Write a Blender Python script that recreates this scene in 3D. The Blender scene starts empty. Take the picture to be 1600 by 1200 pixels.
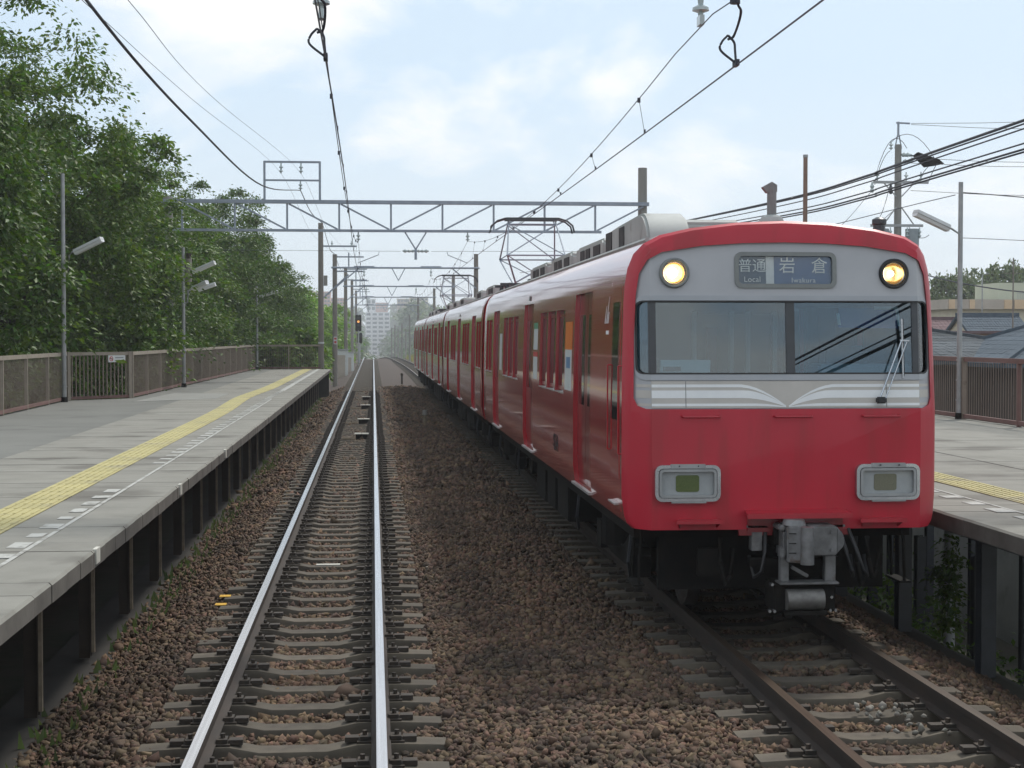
import bpy, bmesh, math, random
import numpy as np
from mathutils import Vector, Matrix

random.seed(7)
np.random.seed(7)
SC = bpy.context.scene
COL = SC.collection
R = math.radians

# ------------------------------------------------------------------ camera
CAM_H = 2.5                      # eye height above the rail heads, metres
FPX = 2500.0                     # focal length in pixels of a 1600 px wide picture
TH = math.atan(74 / FPX)
PSI = math.atan(217 / FPX * math.cos(TH))
cam_d = bpy.data.cameras.new('camera')
cam_d.sensor_width = 36
cam_d.lens = 36 * FPX / 1600
cam_d.clip_start = 0.1
cam_d.clip_end = 6000
cam = bpy.data.objects.new('camera', cam_d)
COL.objects.link(cam)
cam.location = (0, 0, CAM_H)
cam.rotation_euler = (math.pi / 2 - TH, 0, -PSI)
SC.camera = cam

# ------------------------------------------------------------------ sky, sun, exposure
SUN_DIR = Vector((0.36, 0.46, 0.81)).normalized()
w = bpy.data.worlds.new('World')
SC.world = w
w.use_nodes = True
nt = w.node_tree
nt.nodes.clear()
N, L = nt.nodes.new, nt.links.new
wout = N('ShaderNodeOutputWorld')
sky = N('ShaderNodeTexSky')
sky.sky_type = 'NISHITA'
sky.sun_disc = False
sky.sun_elevation = math.asin(SUN_DIR.z)
sky.sun_rotation = math.atan2(SUN_DIR.x, SUN_DIR.y)
sky.air_density = 1.0
sky.dust_density = 2.5
bg1 = N('ShaderNodeBackground')
bg1.inputs['Strength'].default_value = 0.10
L(sky.outputs[0], bg1.inputs[0])
tc = N('ShaderNodeTexCoord')
mp = N('ShaderNodeMapping')
mp.inputs['Scale'].default_value = (1.0, 1.0, 2.0)
mp.inputs['Location'].default_value = (1.71, 0.35, 0.12)
L(tc.outputs['Generated'], mp.inputs[0])
n1 = N('ShaderNodeTexNoise')
n1.inputs['Scale'].default_value = 4.2
n1.inputs['Detail'].default_value = 7
n1.inputs['Roughness'].default_value = 0.52
n1.inputs['Distortion'].default_value = 0.25
L(mp.outputs[0], n1.inputs[0])
cr = N('ShaderNodeValToRGB')
cr.color_ramp.elements[0].position = 0.44
cr.color_ramp.elements[0].color = (0.80, 0.80, 0.80, 1)
cr.color_ramp.elements[1].position = 0.58
cr.color_ramp.elements[1].color = (1, 1, 1, 1)
L(n1.outputs[0], cr.inputs[0])
cc = N('ShaderNodeValToRGB')
cc.color_ramp.elements[0].position = 0.455
cc.color_ramp.elements[0].color = (0.655, 0.805, 0.95, 1)
cc.color_ramp.elements[1].position = 0.575
cc.color_ramp.elements[1].color = (0.97, 0.96, 0.94, 1)
L(n1.outputs[0], cc.inputs[0])
sx = N('ShaderNodeSeparateXYZ')
L(tc.outputs['Generated'], sx.inputs[0])
hzr = N('ShaderNodeMapRange')
hzr.inputs[1].default_value = 0.0
hzr.inputs[2].default_value = 0.16
hzr.inputs[3].default_value = 0.5
hzr.inputs[4].default_value = 0.0
L(sx.outputs['Z'], hzr.inputs[0])
hmx = N('ShaderNodeMix')
hmx.data_type = 'RGBA'
hmx.inputs[7].default_value = (0.93, 0.955, 0.965, 1)
L(hzr.outputs[0], hmx.inputs[0])
L(cc.outputs[0], hmx.inputs[6])
bg2 = N('ShaderNodeBackground')
bg2.inputs['Strength'].default_value = 1.14
L(hmx.outputs[2], bg2.inputs[0])
mx = N('ShaderNodeMixShader')
L(cr.outputs[0], mx.inputs[0])
L(bg1.outputs[0], mx.inputs[1])
L(bg2.outputs[0], mx.inputs[2])
L(mx.outputs[0], wout.inputs[0])

sun_d = bpy.data.lights.new('sun', 'SUN')
sun_d.energy = 3.0
sun_d.angle = R(6)
sun_d.color = (1.0, 0.95, 0.87)
sun = bpy.data.objects.new('sun', sun_d)
COL.objects.link(sun)
sun.rotation_euler = (-SUN_DIR).to_track_quat('-Z', 'Y').to_euler()
sun.location = (40, 20, 60)

SC.view_settings.view_transform = 'Standard'
SC.view_settings.look = 'None'
SC.view_settings.exposure = 0.0
SC.view_settings.gamma = 1.0
SC.render.engine = 'CYCLES'
SC.cycles.use_denoising = True
SC.cycles.max_bounces = 6
SC.cycles.transparent_max_bounces = 12
SC.cycles.volume_bounces = 1
SC.cycles.sample_clamp_indirect = 4.0

# ------------------------------------------------------------------ pixel helpers (directions only)
_sp, _cp, _st, _ct = math.sin(PSI), math.cos(PSI), math.sin(TH), math.cos(TH)
_f = Vector((_sp * _ct, _cp * _ct, -_st))
_r = Vector((_cp, -_sp, 0))
_u = Vector((_sp * _st, _cp * _st, _ct))


def _ray(x, y):
    return _r * ((x - 800) / FPX) + _u * ((600 - y) / FPX) + _f


def atY(x, y, Y):
    d = _ray(x, y)
    return Vector((0, 0, CAM_H)) + d * (Y / d.y)


def atZ(x, y, Z):
    d = _ray(x, y)
    return Vector((0, 0, CAM_H)) + d * ((Z - CAM_H) / d.z)


# ------------------------------------------------------------------ materials
MATS = {}


def mat(name, c1, c2=None, scale=6.0, rough=0.7, metal=0.0, bump=0.0, bscale=None, detail=5, spec=0.5,
        coat=0.0, stretch=(1, 1, 1), island=0.0, rand=0.0, lo=0.35, hi=0.65, spots=None, world=False):
    """two-tone noise material; island/rand vary the value per loose piece / per object"""
    m = bpy.data.materials.new(name)
    m.use_nodes = True
    t = m.node_tree
    b = t.nodes['Principled BSDF']
    b.inputs['Roughness'].default_value = rough
    b.inputs['Metallic'].default_value = metal
    b.inputs['Specular IOR Level'].default_value = spec
    b.inputs['Coat Weight'].default_value = coat
    b.inputs['Coat Roughness'].default_value = 0.06
    c2 = c2 or tuple(min(1, v * 0.8) for v in c1)
    tcn = t.nodes.new('ShaderNodeTexCoord')
    mpn = t.nodes.new('ShaderNodeMapping')
    mpn.inputs['Scale'].default_value = stretch
    if world:                                   # wear runs on across neighbouring pieces
        gp = t.nodes.new('ShaderNodeNewGeometry')
        t.links.new(gp.outputs['Position'], mpn.inputs[0])
    else:
        t.links.new(tcn.outputs['Object'], mpn.inputs[0])
    nz = t.nodes.new('ShaderNodeTexNoise')
    nz.inputs['Scale'].default_value = scale
    nz.inputs['Detail'].default_value = detail
    nz.inputs['Roughness'].default_value = 0.62
    t.links.new(mpn.outputs[0], nz.inputs[0])
    rp = t.nodes.new('ShaderNodeValToRGB')
    rp.color_ramp.elements[0].position = lo
    rp.color_ramp.elements[0].color = (*c1, 1)
    rp.color_ramp.elements[1].position = hi
    rp.color_ramp.elements[1].color = (*c2, 1)
    t.links.new(nz.outputs[0], rp.inputs[0])
    colout = rp.outputs[0]
    if spots:                                   # (colour, scale, threshold): rust or stain patches
        n2 = t.nodes.new('ShaderNodeTexNoise')
        n2.inputs['Scale'].default_value = spots[1]
        n2.inputs['Detail'].default_value = 6
        t.links.new(mpn.outputs[0], n2.inputs[0])
        r2 = t.nodes.new('ShaderNodeValToRGB')
        r2.color_ramp.elements[0].position = spots[2]
        r2.color_ramp.elements[0].color = (0, 0, 0, 1)
        r2.color_ramp.elements[1].position = spots[2] + 0.12
        r2.color_ramp.elements[1].color = (1, 1, 1, 1)
        t.links.new(n2.outputs[0], r2.inputs[0])
        mm = t.nodes.new('ShaderNodeMix')
        mm.data_type = 'RGBA'
        mm.inputs[7].default_value = (*spots[0], 1)
        t.links.new(r2.outputs[0], mm.inputs[0])
        t.links.new(colout, mm.inputs[6])
        colout = mm.outputs[2]
    for amt, node, sock in ((island, 'ShaderNodeNewGeometry', 'Random Per Island'), (rand, 'ShaderNodeObjectInfo', 'Random')):
        if amt:
            g = t.nodes.new(node)
            mr = t.nodes.new('ShaderNodeMapRange')
            mr.inputs[3].default_value = 1 - amt
            mr.inputs[4].default_value = 1 + amt
            t.links.new(g.outputs[sock], mr.inputs[0])
            hs = t.nodes.new('ShaderNodeHueSaturation')
            t.links.new(mr.outputs[0], hs.inputs['Value'])
            if amt == island:
                mr2 = t.nodes.new('ShaderNodeMapRange')
                mr2.inputs[3].default_value = 0.478
                mr2.inputs[4].default_value = 0.525
                ml = t.nodes.new('ShaderNodeMath')
                ml.operation = 'FRACT'
                ms = t.nodes.new('ShaderNodeMath')
                ms.operation = 'MULTIPLY'
                ms.inputs[1].default_value = 17.31
                t.links.new(g.outputs[sock], ms.inputs[0])
                t.links.new(ms.outputs[0], ml.inputs[0])
                t.links.new(ml.outputs[0], mr2.inputs[0])
                t.links.new(mr2.outputs[0], hs.inputs['Hue'])
            t.links.new(colout, hs.inputs['Color'])
            colout = hs.outputs[0]
    t.links.new(colout, b.inputs['Base Color'])
    if bump:
        bn = t.nodes.new('ShaderNodeTexNoise')
        bn.inputs['Scale'].default_value = bscale or scale * 6
        bn.inputs['Detail'].default_value = 4
        t.links.new(mpn.outputs[0], bn.inputs[0])
        bp = t.nodes.new('ShaderNodeBump')
        bp.inputs['Strength'].default_value = min(1, bump * 10)
        bp.inputs['Distance'].default_value = bump
        t.links.new(bn.outputs[0], bp.inputs['Height'])
        t.links.new(bp.outputs[0], b.inputs['Normal'])
        if coat:
            t.links.new(bp.outputs[0], b.inputs['Coat Normal'])
    MATS[name] = m
    return m


def leafmat(name, c1, c2, var=0.35):
    m = mat(name, c1, c2, scale=0.9, rough=0.5, island=var, spec=0.35)
    t = m.node_tree
    b = t.nodes['Principled BSDF']
    out = t.nodes['Material Output']
    tr = t.nodes.new('ShaderNodeBsdfTranslucent')
    src = b.inputs['Base Color'].links[0].from_socket
    hs = t.nodes.new('ShaderNodeHueSaturation')
    hs.inputs['Saturation'].default_value = 1.15
    hs.inputs['Value'].default_value = 1.5
    t.links.new(src, hs.inputs['Color'])
    t.links.new(hs.outputs[0], tr.inputs[0])
    mxs = t.nodes.new('ShaderNodeMixShader')
    mxs.inputs[0].default_value = 0.3
    t.links.new(b.outputs[0], mxs.inputs[1])
    t.links.new(tr.outputs[0], mxs.inputs[2])
    t.links.new(mxs.outputs[0], out.inputs[0])
    return m


def glassmat(name, tint, refl, rough=0.0):
    m = bpy.data.materials.new(name)
    m.use_nodes = True
    t = m.node_tree
    t.nodes.remove(t.nodes['Principled BSDF'])
    out = t.nodes['Material Output']
    tr = t.nodes.new('ShaderNodeBsdfTransparent')
    tr.inputs[0].default_value = (*tint, 1)
    gl = t.nodes.new('ShaderNodeBsdfGlossy')
    gl.inputs['Roughness'].default_value = rough
    gl.inputs[0].default_value = (0.92, 0.97, 1.0, 1)
    fr = t.nodes.new('ShaderNodeFresnel')
    fr.inputs[0].default_value = 1.5
    ad = t.nodes.new('ShaderNodeMath')
    ad.operation = 'ADD'
    ad.inputs[1].default_value = refl
    t.links.new(fr.outputs[0], ad.inputs[0])
    ms = t.nodes.new('ShaderNodeMixShader')
    t.links.new(ad.outputs[0], ms.inputs[0])
    t.links.new(tr.outputs[0], ms.inputs[1])
    t.links.new(gl.outputs[0], ms.inputs[2])
    t.links.new(ms.outputs[0], out.inputs[0])
    MATS[name] = m
    return m


def emitmat(name, col, strength):
    m = mat(name, col, col, rough=0.3)
    b = m.node_tree.nodes['Principled BSDF']
    b.inputs['Emission Color'].default_value = (*col, 1)
    b.inputs['Emission Strength'].default_value = strength
    return m


M = MATS
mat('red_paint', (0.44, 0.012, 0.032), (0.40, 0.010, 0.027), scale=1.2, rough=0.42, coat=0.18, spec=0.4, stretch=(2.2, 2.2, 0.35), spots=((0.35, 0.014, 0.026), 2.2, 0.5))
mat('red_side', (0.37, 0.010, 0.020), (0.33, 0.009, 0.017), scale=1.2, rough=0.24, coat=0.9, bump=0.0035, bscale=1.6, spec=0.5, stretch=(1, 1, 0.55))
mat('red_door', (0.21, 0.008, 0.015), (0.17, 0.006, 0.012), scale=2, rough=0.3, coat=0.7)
mat('red_trim', (0.38, 0.016, 0.03), (0.33, 0.012, 0.024), scale=5, rough=0.45, coat=0.2)
mat('face_grey', (0.42, 0.43, 0.455), (0.38, 0.39, 0.415), scale=2.5, rough=0.45, spec=0.4)
mat('window_frame_grey', (0.36, 0.38, 0.41), (0.33, 0.35, 0.38), scale=3, rough=0.4)
mat('band_beige', (0.50, 0.475, 0.445), (0.44, 0.42, 0.39), scale=3, rough=0.5)
mat('band_white', (0.78, 0.80, 0.81), (0.71, 0.73, 0.75), scale=4, rough=0.45)
mat('black_rubber', (0.015, 0.016, 0.018), (0.025, 0.025, 0.027), scale=20, rough=0.6)
mat('dark_post', (0.045, 0.05, 0.06), (0.035, 0.04, 0.045), scale=8, rough=0.35)
mat('chrome', (0.55, 0.57, 0.6), (0.45, 0.47, 0.5), scale=10, rough=0.22, metal=0.9)
mat('lens_grey', (0.33, 0.35, 0.36), (0.28, 0.30, 0.31), scale=8, rough=0.25, coat=0.6)
mat('lens_green', (0.06, 0.09, 0.025), (0.10, 0.13, 0.04), scale=90, rough=0.2, coat=0.8)
mat('lens_amber_grey', (0.11, 0.11, 0.075), (0.15, 0.15, 0.10), scale=90, rough=0.2, coat=0.8)
mat('sign_blue', (0.055, 0.13, 0.29), (0.048, 0.115, 0.26), scale=6, rough=0.5)
mat('sign_dark', (0.06, 0.095, 0.15), (0.052, 0.085, 0.135), scale=6, rough=0.5)
mat('sign_white', (0.80, 0.83, 0.83), (0.74, 0.77, 0.77), scale=8, rough=0.6)
mat('bezel_grey', (0.20, 0.215, 0.21), (0.17, 0.18, 0.18), scale=15, rough=0.5)
mat('roof_grey', (0.40, 0.42, 0.41), (0.33, 0.345, 0.335), scale=2.2, rough=0.65, spots=((0.20, 0.19, 0.17), 3.0, 0.62))
mat('louvre_dark', (0.03, 0.03, 0.032), (0.05, 0.05, 0.05), scale=10, rough=0.8)
mat('under_black', (0.008, 0.008, 0.008), (0.016, 0.014, 0.012), scale=5, rough=0.85, bump=0.003, spec=0.15)
mat('cast_steel', (0.21, 0.21, 0.215), (0.12, 0.12, 0.12), scale=9, rough=0.5, metal=0.35, bump=0.002, spots=((0.09, 0.06, 0.045), 7, 0.58))
mat('drum_steel', (0.19, 0.185, 0.175), (0.12, 0.115, 0.11), scale=14, rough=0.5, metal=0.4, bump=0.001)
mat('wheel_steel', (0.08, 0.07, 0.065), (0.05, 0.045, 0.04), scale=8, rough=0.6, metal=0.5)
mat('silver_step', (0.62, 0.63, 0.64), (0.5, 0.5, 0.5), scale=20, rough=0.35, metal=0.7)
mat('side_glass', (0.012, 0.012, 0.013), (0.02, 0.018, 0.018), scale=3, rough=0.04, spec=0.8)
glassmat('front_glass', (0.62, 0.74, 0.80), 0.055)
mat('cab_grey', (0.13, 0.15, 0.16), (0.11, 0.13, 0.14), scale=3, rough=0.7)
mat('cab_light', (0.34, 0.43, 0.45), (0.30, 0.39, 0.41), scale=3, rough=0.6)
mat('cab_dark', (0.05, 0.055, 0.06), (0.07, 0.075, 0.08), scale=4, rough=0.7)
mat('cab_white', (0.80, 0.90, 0.86), (0.76, 0.86, 0.82), scale=4, rough=0.5)
mat('seat_red', (0.26, 0.10, 0.11), (0.22, 0.09, 0.10), scale=10, rough=0.9)
mat('visor_blue', (0.035, 0.10, 0.34), (0.03, 0.09, 0.30), scale=3, rough=0.35)
mat('poster_orange', (0.62, 0.17, 0.02), (0.55, 0.14, 0.02), scale=8, rough=0.4)
mat('poster_white', (0.55, 0.58, 0.58), (0.48, 0.51, 0.52), scale=8, rough=0.4)
mat('poster_blue', (0.10, 0.22, 0.38), (0.08, 0.18, 0.33), scale=8, rough=0.4)
mat('poster_green', (0.09, 0.28, 0.17), (0.08, 0.23, 0.14), scale=8, rough=0.4)
emitmat('lamp_hot', (1.0, 0.82, 0.50), 7.0)
mat('reflector', (0.80, 0.60, 0.32), (0.60, 0.42, 0.2), scale=25, rough=0.18, metal=0.85)
mat('rail_web', (0.02, 0.015, 0.012), (0.034, 0.023, 0.017), scale=7, rough=0.8, bump=0.002, stretch=(1, 0.3, 1))
mat('rail_shine', (0.60, 0.62, 0.66), (0.46, 0.48, 0.52), scale=6, rough=0.2, metal=1.0, stretch=(8, 0.08, 1), bump=0.0004, bscale=3)
mat('rail_dull', (0.13, 0.10, 0.072), (0.075, 0.056, 0.042), scale=6, rough=0.38, metal=0.8, stretch=(8, 0.08, 1))
mat('sleeper_concrete', (0.092, 0.078, 0.058), (0.058, 0.048, 0.037), scale=5, rough=0.9, bump=0.004, bscale=40, rand=0.22, spots=((0.085, 0.07, 0.055), 4, 0.62))
mat('fastening_iron', (0.02, 0.017, 0.014), (0.045, 0.032, 0.022), scale=15, rough=0.8, bump=0.002)
mat('ballast_stone', (0.114, 0.069, 0.042), (0.057, 0.038, 0.026), scale=0.9, rough=0.92, island=0.58, bump=0.004, bscale=60)
mat('ballast_fill', (0.062, 0.041, 0.029), (0.027, 0.019, 0.015), scale=22, rough=0.95, bump=0.03, bscale=18, lo=0.4, hi=0.6)
mat('pale_stone', (0.20, 0.19, 0.165), (0.15, 0.14, 0.12), scale=12, rough=0.9, island=0.3)
mat('earth', (0.055, 0.048, 0.034), (0.035, 0.04, 0.022), scale=1.5, rough=0.95, bump=0.03, bscale=6)
mat('deck_concrete', (0.212, 0.208, 0.184), (0.178, 0.174, 0.153), scale=2.2, rough=0.88, bump=0.002, bscale=60, rand=0.035, world=True, spots=((0.118, 0.112, 0.097), 0.9, 0.55))
mat('deck_asphalt', (0.150, 0.152, 0.140), (0.122, 0.124, 0.114), scale=0.7, rough=0.9, bump=0.003, bscale=90, world=True, spots=((0.10, 0.10, 0.093), 0.8, 0.57))
mat('deck_patch', (0.22, 0.222, 0.205), (0.19, 0.192, 0.178), scale=1.5, rough=0.9)
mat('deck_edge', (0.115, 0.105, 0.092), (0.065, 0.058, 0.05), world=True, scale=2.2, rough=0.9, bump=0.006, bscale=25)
mat('tactile_yellow', (0.39, 0.35, 0.155), (0.345, 0.31, 0.14), scale=7, rough=0.75, rand=0.08, world=True, spots=((0.27, 0.245, 0.14), 1.6, 0.55))
mat('road_white', (0.38, 0.385, 0.365), (0.22, 0.218, 0.20), world=True, scale=7, rough=0.8, lo=0.48, hi=0.62)
mat('paint_yellow', (0.62, 0.36, 0.02), (0.45, 0.26, 0.03), scale=30, rough=0.8)
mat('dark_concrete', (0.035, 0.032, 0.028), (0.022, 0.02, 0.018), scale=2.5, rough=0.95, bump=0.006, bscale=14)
mat('post_steel', (0.04, 0.029, 0.021), (0.028, 0.021, 0.016), scale=6, rough=0.8)
mat('post_pale', (0.24, 0.20, 0.145), (0.16, 0.125, 0.085), scale=9, rough=0.8)
mat('fence_brown', (0.225, 0.18, 0.145), (0.18, 0.142, 0.113), scale=3, rough=0.7, spots=((0.10, 0.07, 0.05), 5, 0.62))
mat('fence_rail', (0.275, 0.238, 0.192), (0.225, 0.192, 0.155), scale=3, rough=0.7)
mat('fence_red', (0.17, 0.09, 0.078), (0.13, 0.07, 0.06), scale=3, rough=0.7)
mat('galvanised', (0.36, 0.37, 0.375), (0.28, 0.29, 0.295), scale=6, rough=0.5, metal=0.35)
mat('galvanised_blue', (0.30, 0.34, 0.40), (0.24, 0.275, 0.33), scale=4, rough=0.55, metal=0.3)
mat('lamp_casing', (0.55, 0.56, 0.56), (0.48, 0.49, 0.49), scale=6, rough=0.5)
mat('lamp_diffuser', (0.70, 0.71, 0.72), (0.64, 0.65, 0.66), scale=6, rough=0.4)
mat('pole_concrete', (0.26, 0.255, 0.235), (0.205, 0.2, 0.185), scale=3, rough=0.9, bump=0.003, stretch=(1, 1, 0.3))
mat('pole_brown', (0.225, 0.205, 0.18), (0.175, 0.158, 0.138), scale=3, rough=0.9, stretch=(1, 1, 0.3))
mat('rust_pole', (0.25, 0.16, 0.12), (0.19, 0.12, 0.09), scale=5, rough=0.8)
mat('porcelain', (0.40, 0.47, 0.47), (0.34, 0.40, 0.41), scale=8, rough=0.2, coat=0.6)
mat('wire_dark', (0.03, 0.035, 0.05), (0.04, 0.045, 0.06), scale=5, rough=0.6)
mat('wire_copper', (0.07, 0.08, 0.115), (0.055, 0.065, 0.095), scale=5, rough=0.6)
mat('cable_black', (0.018, 0.022, 0.034), (0.028, 0.032, 0.045), scale=5, rough=0.6)
mat('bark', (0.055, 0.042, 0.032), (0.035, 0.027, 0.02), scale=6, rough=0.95, bump=0.02, stretch=(1, 1, 0.25))
leafmat('leaf_dark', (0.045, 0.086, 0.013), (0.072, 0.126, 0.020), 0.45)
leafmat('leaf_mid', (0.060, 0.108, 0.015), (0.094, 0.155, 0.024), 0.45)
leafmat('leaf_bright', (0.14, 0.24, 0.045), (0.19, 0.30, 0.055))
leafmat('leaf_far', (0.055, 0.095, 0.03), (0.08, 0.125, 0.035))
leafmat('leaf_olive', (0.07, 0.10, 0.04), (0.10, 0.13, 0.05))
leafmat('grass_dry', (0.26, 0.22, 0.07), (0.20, 0.22, 0.06))
mat('slate_tile', (0.082, 0.094, 0.105), (0.060, 0.070, 0.080), scale=5, rough=0.85, spec=0.15, rand=0.25)
mat('blue_tile', (0.085, 0.11, 0.135), (0.065, 0.085, 0.108), scale=6, rough=0.85, spec=0.15, rand=0.12)
mat('grey_tile', (0.30, 0.30, 0.295), (0.22, 0.22, 0.215), scale=6, rough=0.85, spec=0.15, rand=0.12)
mat('purple_roof', (0.17, 0.115, 0.12), (0.135, 0.09, 0.095), scale=4, rough=0.85, spec=0.15, rand=0.1)
mat('brown_sheet', (0.24, 0.15, 0.105), (0.205, 0.125, 0.088), scale=2, rough=0.6)
mat('cream_wall', (0.60, 0.55, 0.43), (0.54, 0.49, 0.385), scale=1.5, rough=0.85)
mat('peach_wall', (0.62, 0.46, 0.30), (0.56, 0.41, 0.27), scale=1.5, rough=0.85)
mat('taupe_wall', (0.44, 0.385, 0.33), (0.39, 0.34, 0.29), scale=1.5, rough=0.85)
mat('wood_wall', (0.085, 0.062, 0.05), (0.06, 0.045, 0.037), scale=2, rough=0.85, stretch=(6, 6, 0.3))
mat('white_wall', (0.50, 0.52, 0.52), (0.42, 0.44, 0.44), scale=1.2, rough=0.85, spots=((0.30, 0.31, 0.30), 1.6, 0.58))
mat('pink_wall', (0.50, 0.27, 0.22), (0.44, 0.24, 0.2), scale=0.4, rough=0.85)
mat('far_white', (0.66, 0.67, 0.68), (0.60, 0.61, 0.62), scale=0.2, rough=0.85)
mat('far_dark', (0.10, 0.12, 0.15), (0.08, 0.10, 0.125), scale=0.3, rough=0.5)
mat('pale_green_wall', (0.44, 0.47, 0.37), (0.40, 0.43, 0.34), scale=0.8, rough=0.85)
mat('window_dark', (0.03, 0.035, 0.038), (0.045, 0.05, 0.052), scale=2, rough=0.15)
mat('transformer_grey', (0.27, 0.31, 0.33), (0.22, 0.255, 0.27), scale=5, rough=0.6)
mat('notice_white', (0.60, 0.62, 0.62), (0.52, 0.54, 0.54), scale=6, rough=0.5)
mat('notice_red', (0.45, 0.05, 0.05), (0.38, 0.04, 0.04), scale=6, rough=0.5)
mat('print_grey', (0.10, 0.10, 0.11), (0.08, 0.08, 0.09), scale=6, rough=0.6)
mat('hazard_yellow', (0.55, 0.40, 0.04), (0.48, 0.34, 0.04), scale=6, rough=0.6)
emitmat('signal_amber', (1.0, 0.42, 0.10), 0.8)
mat('beacon_white', (0.50, 0.49, 0.44), (0.40, 0.39, 0.35), scale=9, rough=0.7)


# ------------------------------------------------------------------ mesh builder
class MB:
    def __init__(s):
        s.v, s.f, s.mi, s.cur = [], [], [], 0

    def _add(s, vs, fs):
        o = len(s.v)
        s.v += [tuple(p) for p in vs]
        for f in fs:
            s.f.append([i + o for i in f])
            s.mi.append(s.cur)
        return s

    def box(s, x0, x1, y0, y1, z0, z1):
        return s._add([(x, y, z) for z in (z0, z1) for y in (y0, y1) for x in (x0, x1)],
                      [(0, 2, 3, 1), (4, 5, 7, 6), (0, 1, 5, 4), (2, 6, 7, 3), (0, 4, 6, 2), (1, 3, 7, 5)])

    def cbox(s, c, sx, sy, sz):
        return s.box(c[0] - sx / 2, c[0] + sx / 2, c[1] - sy / 2, c[1] + sy / 2, c[2] - sz / 2, c[2] + sz / 2)

    def bar(s, p0, p1, w, h=None, up=(0, 0, 1)):
        p0, p1 = Vector(p0), Vector(p1)
        h = h or w
        d = (p1 - p0).normalized()
        up = Vector(up)
        if abs(d.dot(up)) > 0.98:
            up = Vector((0, 1, 0))
        a = d.cross(up).normalized()
        b = a.cross(d).normalized()
        vs = []
        for p in (p0, p1):
            for i, j in ((-1, -1), (1, -1), (1, 1), (-1, 1)):
                vs.append(p + a * (i * w / 2) + b * (j * h / 2))
        return s._add(vs, [(0, 1, 2, 3), (7, 6, 5, 4), (0, 4, 5, 1), (1, 5, 6, 2), (2, 6, 7, 3), (3, 7, 4, 0)])

    def cyl(s, p0, p1, r0, r1=None, n=10, caps=True):
        p0, p1 = Vector(p0), Vector(p1)
        r1 = r0 if r1 is None else r1
        d = (p1 - p0).normalized()
        a = d.cross(Vector((0, 0, 1)) if abs(d.z) < 0.95 else Vector((1, 0, 0))).normalized()
        b = d.cross(a)
        vs = []
        for p, r in ((p0, r0), (p1, r1)):
            for k in range(n):
                t = 2 * math.pi * k / n
                vs.append(p + a * (math.cos(t) * r) + b * (math.sin(t) * r))
        fs = [(k, (k + 1) % n, n + (k + 1) % n, n + k) for k in range(n)]
        if caps:
            fs += [tuple(range(n - 1, -1, -1)), tuple(range(n, 2 * n))]
        return s._add(vs, fs)

    def tube(s, pts, r, n=6):
        pts = [Vector(p) for p in pts]
        vs, fs = [], []
        rr = r if isinstance(r, (list, tuple)) else [r] * len(pts)
        for i, p in enumerate(pts):
            d = (pts[min(i + 1, len(pts) - 1)] - pts[max(i - 1, 0)]).normalized()
            a = d.cross(Vector((0, 0, 1)) if abs(d.z) < 0.95 else Vector((1, 0, 0))).normalized()
            b = d.cross(a)
            for k in range(n):
                t = 2 * math.pi * k / n
                vs.append(p + a * (math.cos(t) * rr[i]) + b * (math.sin(t) * rr[i]))
        for i in range(len(pts) - 1):
            for k in range(n):
                fs.append((i * n + k, i * n + (k + 1) % n, (i + 1) * n + (k + 1) % n, (i + 1) * n + k))
        fs += [tuple(range(n - 1, -1, -1)), tuple(range((len(pts) - 1) * n, len(pts) * n))]
        return s._add(vs, fs)

    def prism(s, poly, vec):
        n = len(poly)
        vec = Vector(vec)
        vs = [Vector(p) for p in poly] + [Vector(p) + vec for p in poly]
        fs = [tuple(range(n - 1, -1, -1)), tuple(range(n, 2 * n))]
        fs += [(k, (k + 1) % n, n + (k + 1) % n, n + k) for k in range(n)]
        return s._add(vs, fs)

    def lathe(s, c, prof, n=14, axis='z', caps=True):
        """prof: list of (radius, height along axis)"""
        vs, fs = [], []
        c = Vector(c)
        for r, h in prof:
            for k in range(n):
                t = 2 * math.pi * k / n
                x, y = math.cos(t) * r, math.sin(t) * r
                vs.append(c + (Vector((x, y, h)) if axis == 'z' else Vector((x, h, y)) if axis == 'y' else Vector((h, x, y))))
        for i in range(len(prof) - 1):
            for k in range(n):
                fs.append((i * n + k, i * n + (k + 1) % n, (i + 1) * n + (k + 1) % n, (i + 1) * n + k))
        if caps:
            fs += [tuple(range(n - 1, -1, -1)), tuple(range((len(prof) - 1) * n, len(prof) * n))]
        return s._add(vs, fs)

    def mesh(s, name, mats, smooth=None, bevel=0, merge=False):
        me = bpy.data.meshes.new(name)
        me.from_pydata(s.v, [], s.f)
        for m in (mats if isinstance(mats, (list, tuple)) else [mats]):
            me.materials.append(M[m] if isinstance(m, str) else m)
        me.polygons.foreach_set('material_index', s.mi)
        bm = bmesh.new()
        bm.from_mesh(me)
        if merge:
            bmesh.ops.remove_doubles(bm, verts=bm.verts, dist=1e-4)
        bmesh.ops.recalc_face_normals(bm, faces=bm.faces)
        if bevel:
            bmesh.ops.bevel(bm, geom=[e for e in bm.edges if e.is_manifold and e.calc_face_angle(0) > 0.6],
                            offset=bevel, segments=2, affect='EDGES', clamp_overlap=True)
        bm.to_mesh(me)
        bm.free()
        if smooth is not None:
            me.shade_smooth()
            me.set_sharp_from_angle(angle=R(smooth))
        return me

    def build(s, name, mats, parent=None, smooth=None, bevel=0, merge=False):
        return link(name, s.mesh(name, mats, smooth, bevel, merge), parent)


def link(name, data, parent=None, loc=None):
    o = bpy.data.objects.new(name, data)
    COL.objects.link(o)
    if parent is not None:
        o.parent = parent
    if loc is not None:
        o.location = loc
    return o


def tag(o, label, cat, group=None, kind=None):
    o['label'] = label
    o['category'] = cat
    if group:
        o['group'] = group
    if kind:
        o['kind'] = kind
    return o


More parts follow.
